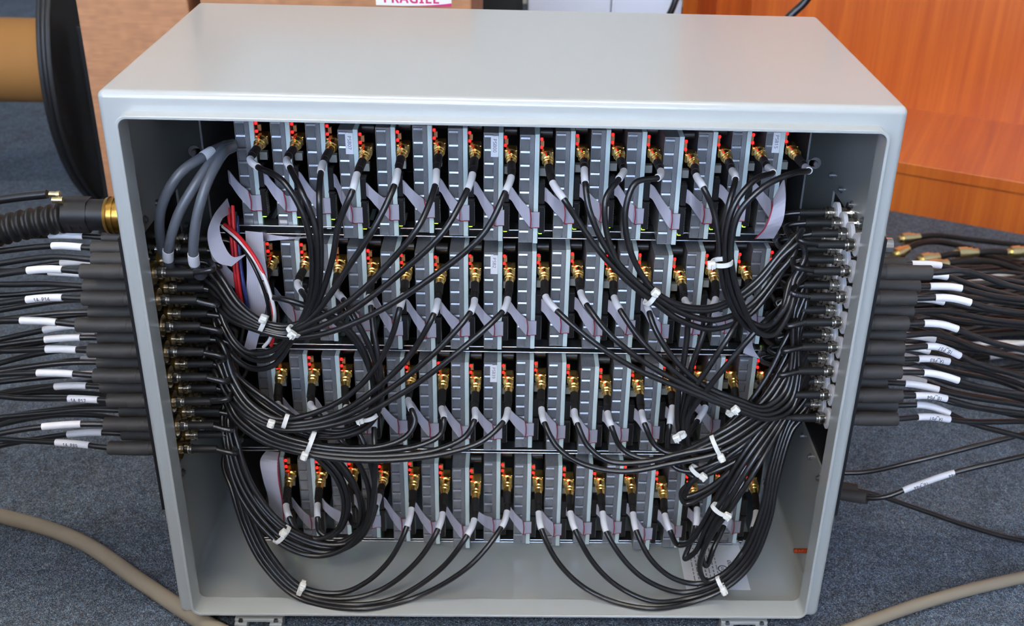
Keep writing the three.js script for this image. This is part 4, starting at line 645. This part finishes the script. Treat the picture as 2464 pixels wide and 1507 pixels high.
// ---------------------------------------------------------------- cables lying outside
const floorY = ROOM.y0;
{
  const Pth = (pts, n) => sample(curve(pts), 0, 1, n);
  solo('floor_cable', tube(Pth([[-1.3, floorY + 0.0078, -0.3], [-0.75, floorY + 0.0078, -0.2], [-0.539, floorY + 0.0078, -0.152], [-0.44, floorY + 0.0078, -0.112], [-0.355, floorY + 0.0078, -0.048], [-0.283, floorY + 0.0078, 0.006], [-0.2, floorY + 0.0078, 0.055], [-0.1, floorY + 0.0078, 0.11], [-0.03, floorY + 0.0078, 0.2], [-0.02, floorY + 0.0078, 0.4], [-0.04, floorY + 0.0078, 0.9]], 90), 0.0078, 16), beige, 'thick beige cable on the carpet running from the reel side to the front', 'cable');
  solo('floor_cable', tube(Pth([[0.13, floorY + 0.0062, 0.9], [0.1, floorY + 0.0062, 0.42], [0.12, floorY + 0.0062, 0.2], [0.2, floorY + 0.0062, 0.085], [0.345, floorY + 0.0062, 0.005], [0.44, floorY + 0.0062, -0.036], [0.539, floorY + 0.0062, -0.068], [0.7, floorY + 0.0062, -0.11], [1.3, floorY + 0.0062, -0.2]], 90), 0.0062, 16), beige, 'beige cable on the carpet crossing in front of the pile of black cables', 'cable');
  // three cables that run low past the enclosure
  const low = [[[[0.33, 0.055, -0.13], [0.381, 0.068, -0.1], [0.415, 0.083, -0.1], [0.447, 0.098, -0.1], [0.53, 0.125, -0.1], [0.66, 0.15, -0.12]], 'with a marker sleeve reading 1B_P44', 0.34, 0.62], [[[0.325, 0.072, -0.14], [0.37, 0.078, -0.13], [0.42, 0.1, -0.12], [0.53, 0.136, -0.12], [0.66, 0.165, -0.13]], 'bare, just above the one with the marker sleeve'], [[[0.325, 0.05, -0.15], [0.385, 0.045, -0.14], [0.44, 0.028, -0.135], [0.5, 0.008, -0.13], [0.56, -0.006, -0.125], [0.7, -0.008, -0.11]], 'dropping to the carpet by the beige cable']];
  low.forEach(([p, l, a, b], n) => {
    const o = thing('low_cable', `black cable low beside the enclosure, ${l}`, 'cable', [0, 0, 0], 'low cables beside the enclosure'), cv = curve(p);
    part('jacket', tube(sample(cv, 0.05, 1, 50), 0.0027, 10), jacket, o);
    part('boot', tube(sample(cv, 0, 0.16, 8), 0.0064, 12), shrinkOut, o, 'dark grey heat-shrink boot');
    if (a) { const sv = tube(sample(cv, a, b, 12), 0.0033, 12), uv = sv.attributes.uv; for (let k = 0; k < uv.count; k++) uv.setXY(k, uv.getX(k) / 0.036, uv.getY(k)); part('sleeve', sv, std(0xffffff, 0.5, 0, { map: sleeveMap('1B_P44') }), o, 'white marker sleeve reading 1B_P44'); }
  });
  // the pile by the furniture
  for (let k = 0; k < 90; k++) {
    const t = (k * 37 % 90) / 89, z = -0.78 + 0.32 * t + rr(-0.025, 0.025), y = floorY + 0.006 + rr(0, 0.1) * Math.min(1, 0.15 + t * 1.3), x0 = 0.50 - 0.04 * t + rr(0, 0.16), bend = rr(-0.06, 0.06), brown = k % 9 === 4, marked = k % 4 === 1;
    const o = thing('coiled_cable', `${brown ? 'brownish' : 'black'} ${marked ? 'cable with a white marker sleeve' : 'bare cable'} in the pile between enclosure and wooden furniture`, 'cable', [0, 0, 0], `${brown ? 'brown' : 'black'} ${marked ? 'marked' : 'bare'} cables of the pile`);
    const p = [[x0, Math.max(floorY + 0.004, y - 0.015), z + bend * 0.6], [x0 + 0.1, y, z + bend * 0.25], [x0 + 0.2, y + rr(0, 0.02), z], [x0 + 0.3, y + rr(-0.004, 0.012), z - bend * 0.3], [x0 + 0.44, Math.max(floorY + 0.004, y - 0.01), z - bend]];
    for (const q of p) q[2] = Math.max(q[2], -1.0629 + (q[0] - 0.7026) * 0.488 + 0.02);
    const cv = curve(p); part('jacket', tube(sample(cv, 0, 1, 26), 0.0032, 8), brown ? brownJacket : jacket, o);
    if (marked) part('sleeve', tube(sample(cv, 0.25 + 0.3 * rnd(), 0.62, 6), 0.0037, 10), white, o, 'white marker sleeve');
  }
  const NP = [[0.626, -0.8, 0.3, 0.05], [0.58, -0.699, 0.9, 0.07], [0.596, -0.635, 0.5, 0.09], [0.592, -0.593, 0.4, 0.1], [0.659, -0.659, 0.1, 0.09], [0.739, -0.666, 0.15, 0.09]];
  NP.forEach(([x, z, a, y], n) => {
    const o = thing('plug_cable', 'black cable in the pile ending in a shiny nickel plug', 'cable', [x, y, z], 'nickel plugs on the cable pile'), d = V(Math.cos(a), 0.05, -Math.sin(a) * 0.6).normalize(), q = (t) => d.clone().multiplyScalar(t).toArray();
    part('plug', join(cyl(0.0095, 0.0095, q(-0.006), q(0.008), 18), hex(0.0082, q(0.008), q(0.016)), cyl(0.0062, 0.0062, q(0.016), q(0.024), 14), cyl(0.0055, 0.0055, q(-0.012), q(-0.006), 14)), paleBrass, o, 'shiny plug');
    part('jacket', tube(sample(curve([q(0.022), q(0.05), [d.x * 0.12, -0.012, d.z * 0.1 - 0.01], [d.x * 0.12 + 0.14, 0.02 - y, d.z * 0.1 - 0.02]]), 0, 1, 18), 0.0045, 10), shrink, o);
  });
  const lp = thing('loose_plug', 'pair of shiny plugs lying on the corrugated conduit', 'plug', [-0.392, 0.3845, -0.1]);
  part('plug_body', join(cyl(0.0026, 0.0026, [-0.004, 0, 0], [0.002, 0, 0], 12), hex(0.0031, [0.002, 0, 0], [0.005, 0, 0])), paleBrass, lp); part('plug_body', join(cyl(0.0026, 0.0026, [0.001, -0.002, 0.008], [0.006, -0.002, 0.008], 12), hex(0.0031, [0.006, -0.002, 0.008], [0.01, -0.002, 0.008])), paleBrass, lp);
  part('lead', tube(Pth([[-0.006, 0, 0], [-0.03, -0.003, 0], [-0.09, -0.014, 0], [-0.16, -0.03, 0.0]], 20), 0.004, 10), jacket, lp);
}

// ---------------------------------------------------------------- things behind
{
  const carton = (x0, x1, h, z, label) => {
    const o = thing('carton', label, 'carton', [(x0 + x1) / 2, floorY, z]), w = (x1 - x0) / 2;
    part('carton_body', planarUV(box(-w, w, 0, h, -0.42, 0, 0.003)), cardboard, o);
    part('flap', planarUV(box(-w, w, h, h + 0.004, -0.209, 0)), cardboard, o); part('flap', planarUV(box(-w, w, h, h + 0.004, -0.42, -0.211)), cardboard, o);
    part('tape', box(-w - 0.0006, w + 0.0006, h + 0.004, h + 0.0046, -0.235, -0.185), brownTape, o);
    return o;
  };
  carton(-0.5, -0.372, 0.68, -0.5, 'narrow brown cardboard carton next to the cable reel');
  const c2 = carton(-0.3585, -0.046, 0.6, -0.5, 'brown cardboard carton with a white printed label');
  const ft = canvasTex(512, 384, (g, w, h) => { g.fillStyle = '#f3f2f8'; g.fillRect(0, 0, w, h); g.fillStyle = '#d6336f'; g.font = 'bold 96px sans-serif'; g.textAlign = 'center'; g.fillText('FRAGILE', 240, 366, 400); g.beginPath(); g.moveTo(190, 384); g.quadraticCurveTo(400, 380, 512, 360); g.lineTo(512, 384); g.fill(); });
  const pl = new THREE.PlaneGeometry(0.087, 0.065); pl.translate(0.0892, 0.5085, 0.0006);
  part('printed_label', join(pl, box(0.0457, 0.1327, 0.476, 0.541, 0, 0.0005)), std(0xffffff, 0.5, 0, { map: ft }), c2, 'white label with FRAGILE in red');
  // cable reel
  const reel = thing('cable_reel', 'large black cable reel with a tan core', 'reel', [-0.7, 0.238, -1.09]);
  const disc = () => { const s = new THREE.Shape(); s.absarc(0, 0, 0.25, 0, Math.PI * 2); const h = new THREE.Path(); h.absarc(0, 0, 0.02, 0, Math.PI * 2); s.holes.push(h); for (let k = 0; k < 3; k++) { const p = new THREE.Path(), a0 = k * 2.094 - 0.3; p.absarc(0, 0, 0.16, a0, a0 + 0.6, false); p.absarc(0, 0, 0.135, a0 + 0.6, a0, true); s.holes.push(p); } return new THREE.ExtrudeGeometry(s, { depth: 0.016, bevelEnabled: true, bevelThickness: 0.003, bevelSize: 0.003, bevelSegments: 2, curveSegments: 48 }).rotateY(Math.PI / 2); };
  part('flange', disc(), darkGrey, reel); part('flange', disc().translate(-0.42, 0, 0), darkGrey, reel);
  part('core', cyl(0.07, 0.07, [-0.42, -0.012, 0], [0, -0.012, 0], 48), std(0xa8743a, 0.8), reel);
  part('rim_band', new THREE.TorusGeometry(0.249, 0.006, 8, 72).rotateY(Math.PI / 2).translate(0.008, 0, 0), blackPlastic, reel);
  const stand = thing('reel_stand', 'dark metal foot standing at the cable reel', 'stand', [-0.655, floorY, -0.93]);
  part('post', box(-0.012, 0.012, 0.02, 0.34, -0.012, 0.012, 0.002), darkGrey, stand); part('foot', box(-0.016, 0.016, 0, 0.06, -0.02, 0.05, 0.003), darkGrey, stand);
  // white case seen over the top, and a dark block for the shaded gap
  const wc = thing('white_case', 'white painted metal case between the carton and the wooden furniture', 'case', [0.1465, floorY, -1.0]);
  part('case_body', box(-0.1235, 0.0095, 0, 0.62, -0.16, 0, 0.004), std(0xdfe3ee, 0.4), wc); part('case_door', box(0.0105, 0.1235, 0, 0.62, -0.16, 0, 0.004), std(0xdfe3ee, 0.4), wc);
  const dc = thing('gap_shade', 'dark block standing in for the shade in the gap beside the carton', 'case', [-0.04, floorY, -1.02]);  // added dark block: its colour paints the shade of the empty gap
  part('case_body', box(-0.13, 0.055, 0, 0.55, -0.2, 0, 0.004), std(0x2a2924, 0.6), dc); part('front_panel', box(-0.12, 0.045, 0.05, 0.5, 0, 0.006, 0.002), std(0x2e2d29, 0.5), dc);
  // wooden furniture, turned 26 degrees
  const a = 26 * Math.PI / 180, f = thing('wooden_cabinet', 'orange-brown wood cabinet with a stepped base', 'cabinet', [0.7026, floorY, -1.0629]);
  f.rotation.y = -a;
  part('plinth', planarUV(box(-0.56, 0.9, 0, 0.072, -0.5, 0)), wood, f); part('plinth_cap', planarUV(box(-0.565, 0.9, 0.0735, 0.0945, -0.5, 0.003, 0.0015)), wood, f);
  part('front_panel', planarUV(box(-0.398, 0.9, 0.0945, 1.1, -0.36, -0.34)), wood, f);
  part('inset_panel', planarUV(box(-0.515, -0.398, 0.0945, 1.1, -0.5, -0.48)), wood, f); part('niche_side', planarUV(box(-0.398, -0.38, 0.0945, 1.1, -0.48, -0.36)), wood, f);
  part('end_panel', planarUV(box(-0.547, -0.515, 0.0945, 1.1, -0.48, -0.338)), wood, f);
  part('carcass', planarUV(box(-0.547, 0.9, 0, 1.1, -0.8, -0.5)), wood, f);
  part('cabinet_top', planarUV(box(-0.56, 0.91, 1.1, 1.13, -0.81, -0.32, 0.004)), wood, f);
  solo('hanging_lead', tube(sample(curve([[0.47, 0.7, -0.8], [0.44, 0.47, -0.8], [0.418, 0.418, -0.8], [0.39, 0.385, -0.8], [0.34, 0.28, -0.78], [0.33, 0.1, -0.7], [0.34, floorY + 0.005, -0.62]]), 0, 1, 40), 0.0058, 10), jacket, 'thick black lead hanging across the wooden cabinet', 'cable');
  solo('hanging_lead', tube(sample(curve([[0.29, 0.65, -0.96], [0.262, 0.42, -0.955], [0.25, 0.375, -0.95], [0.235, 0.33, -0.95], [0.225, 0.15, -0.93], [0.22, floorY + 0.005, -0.86]]), 0, 1, 40), 0.0052, 10), jacket, 'black lead hanging in front of the white case', 'cable');
}
renderer.render(scene, camera);
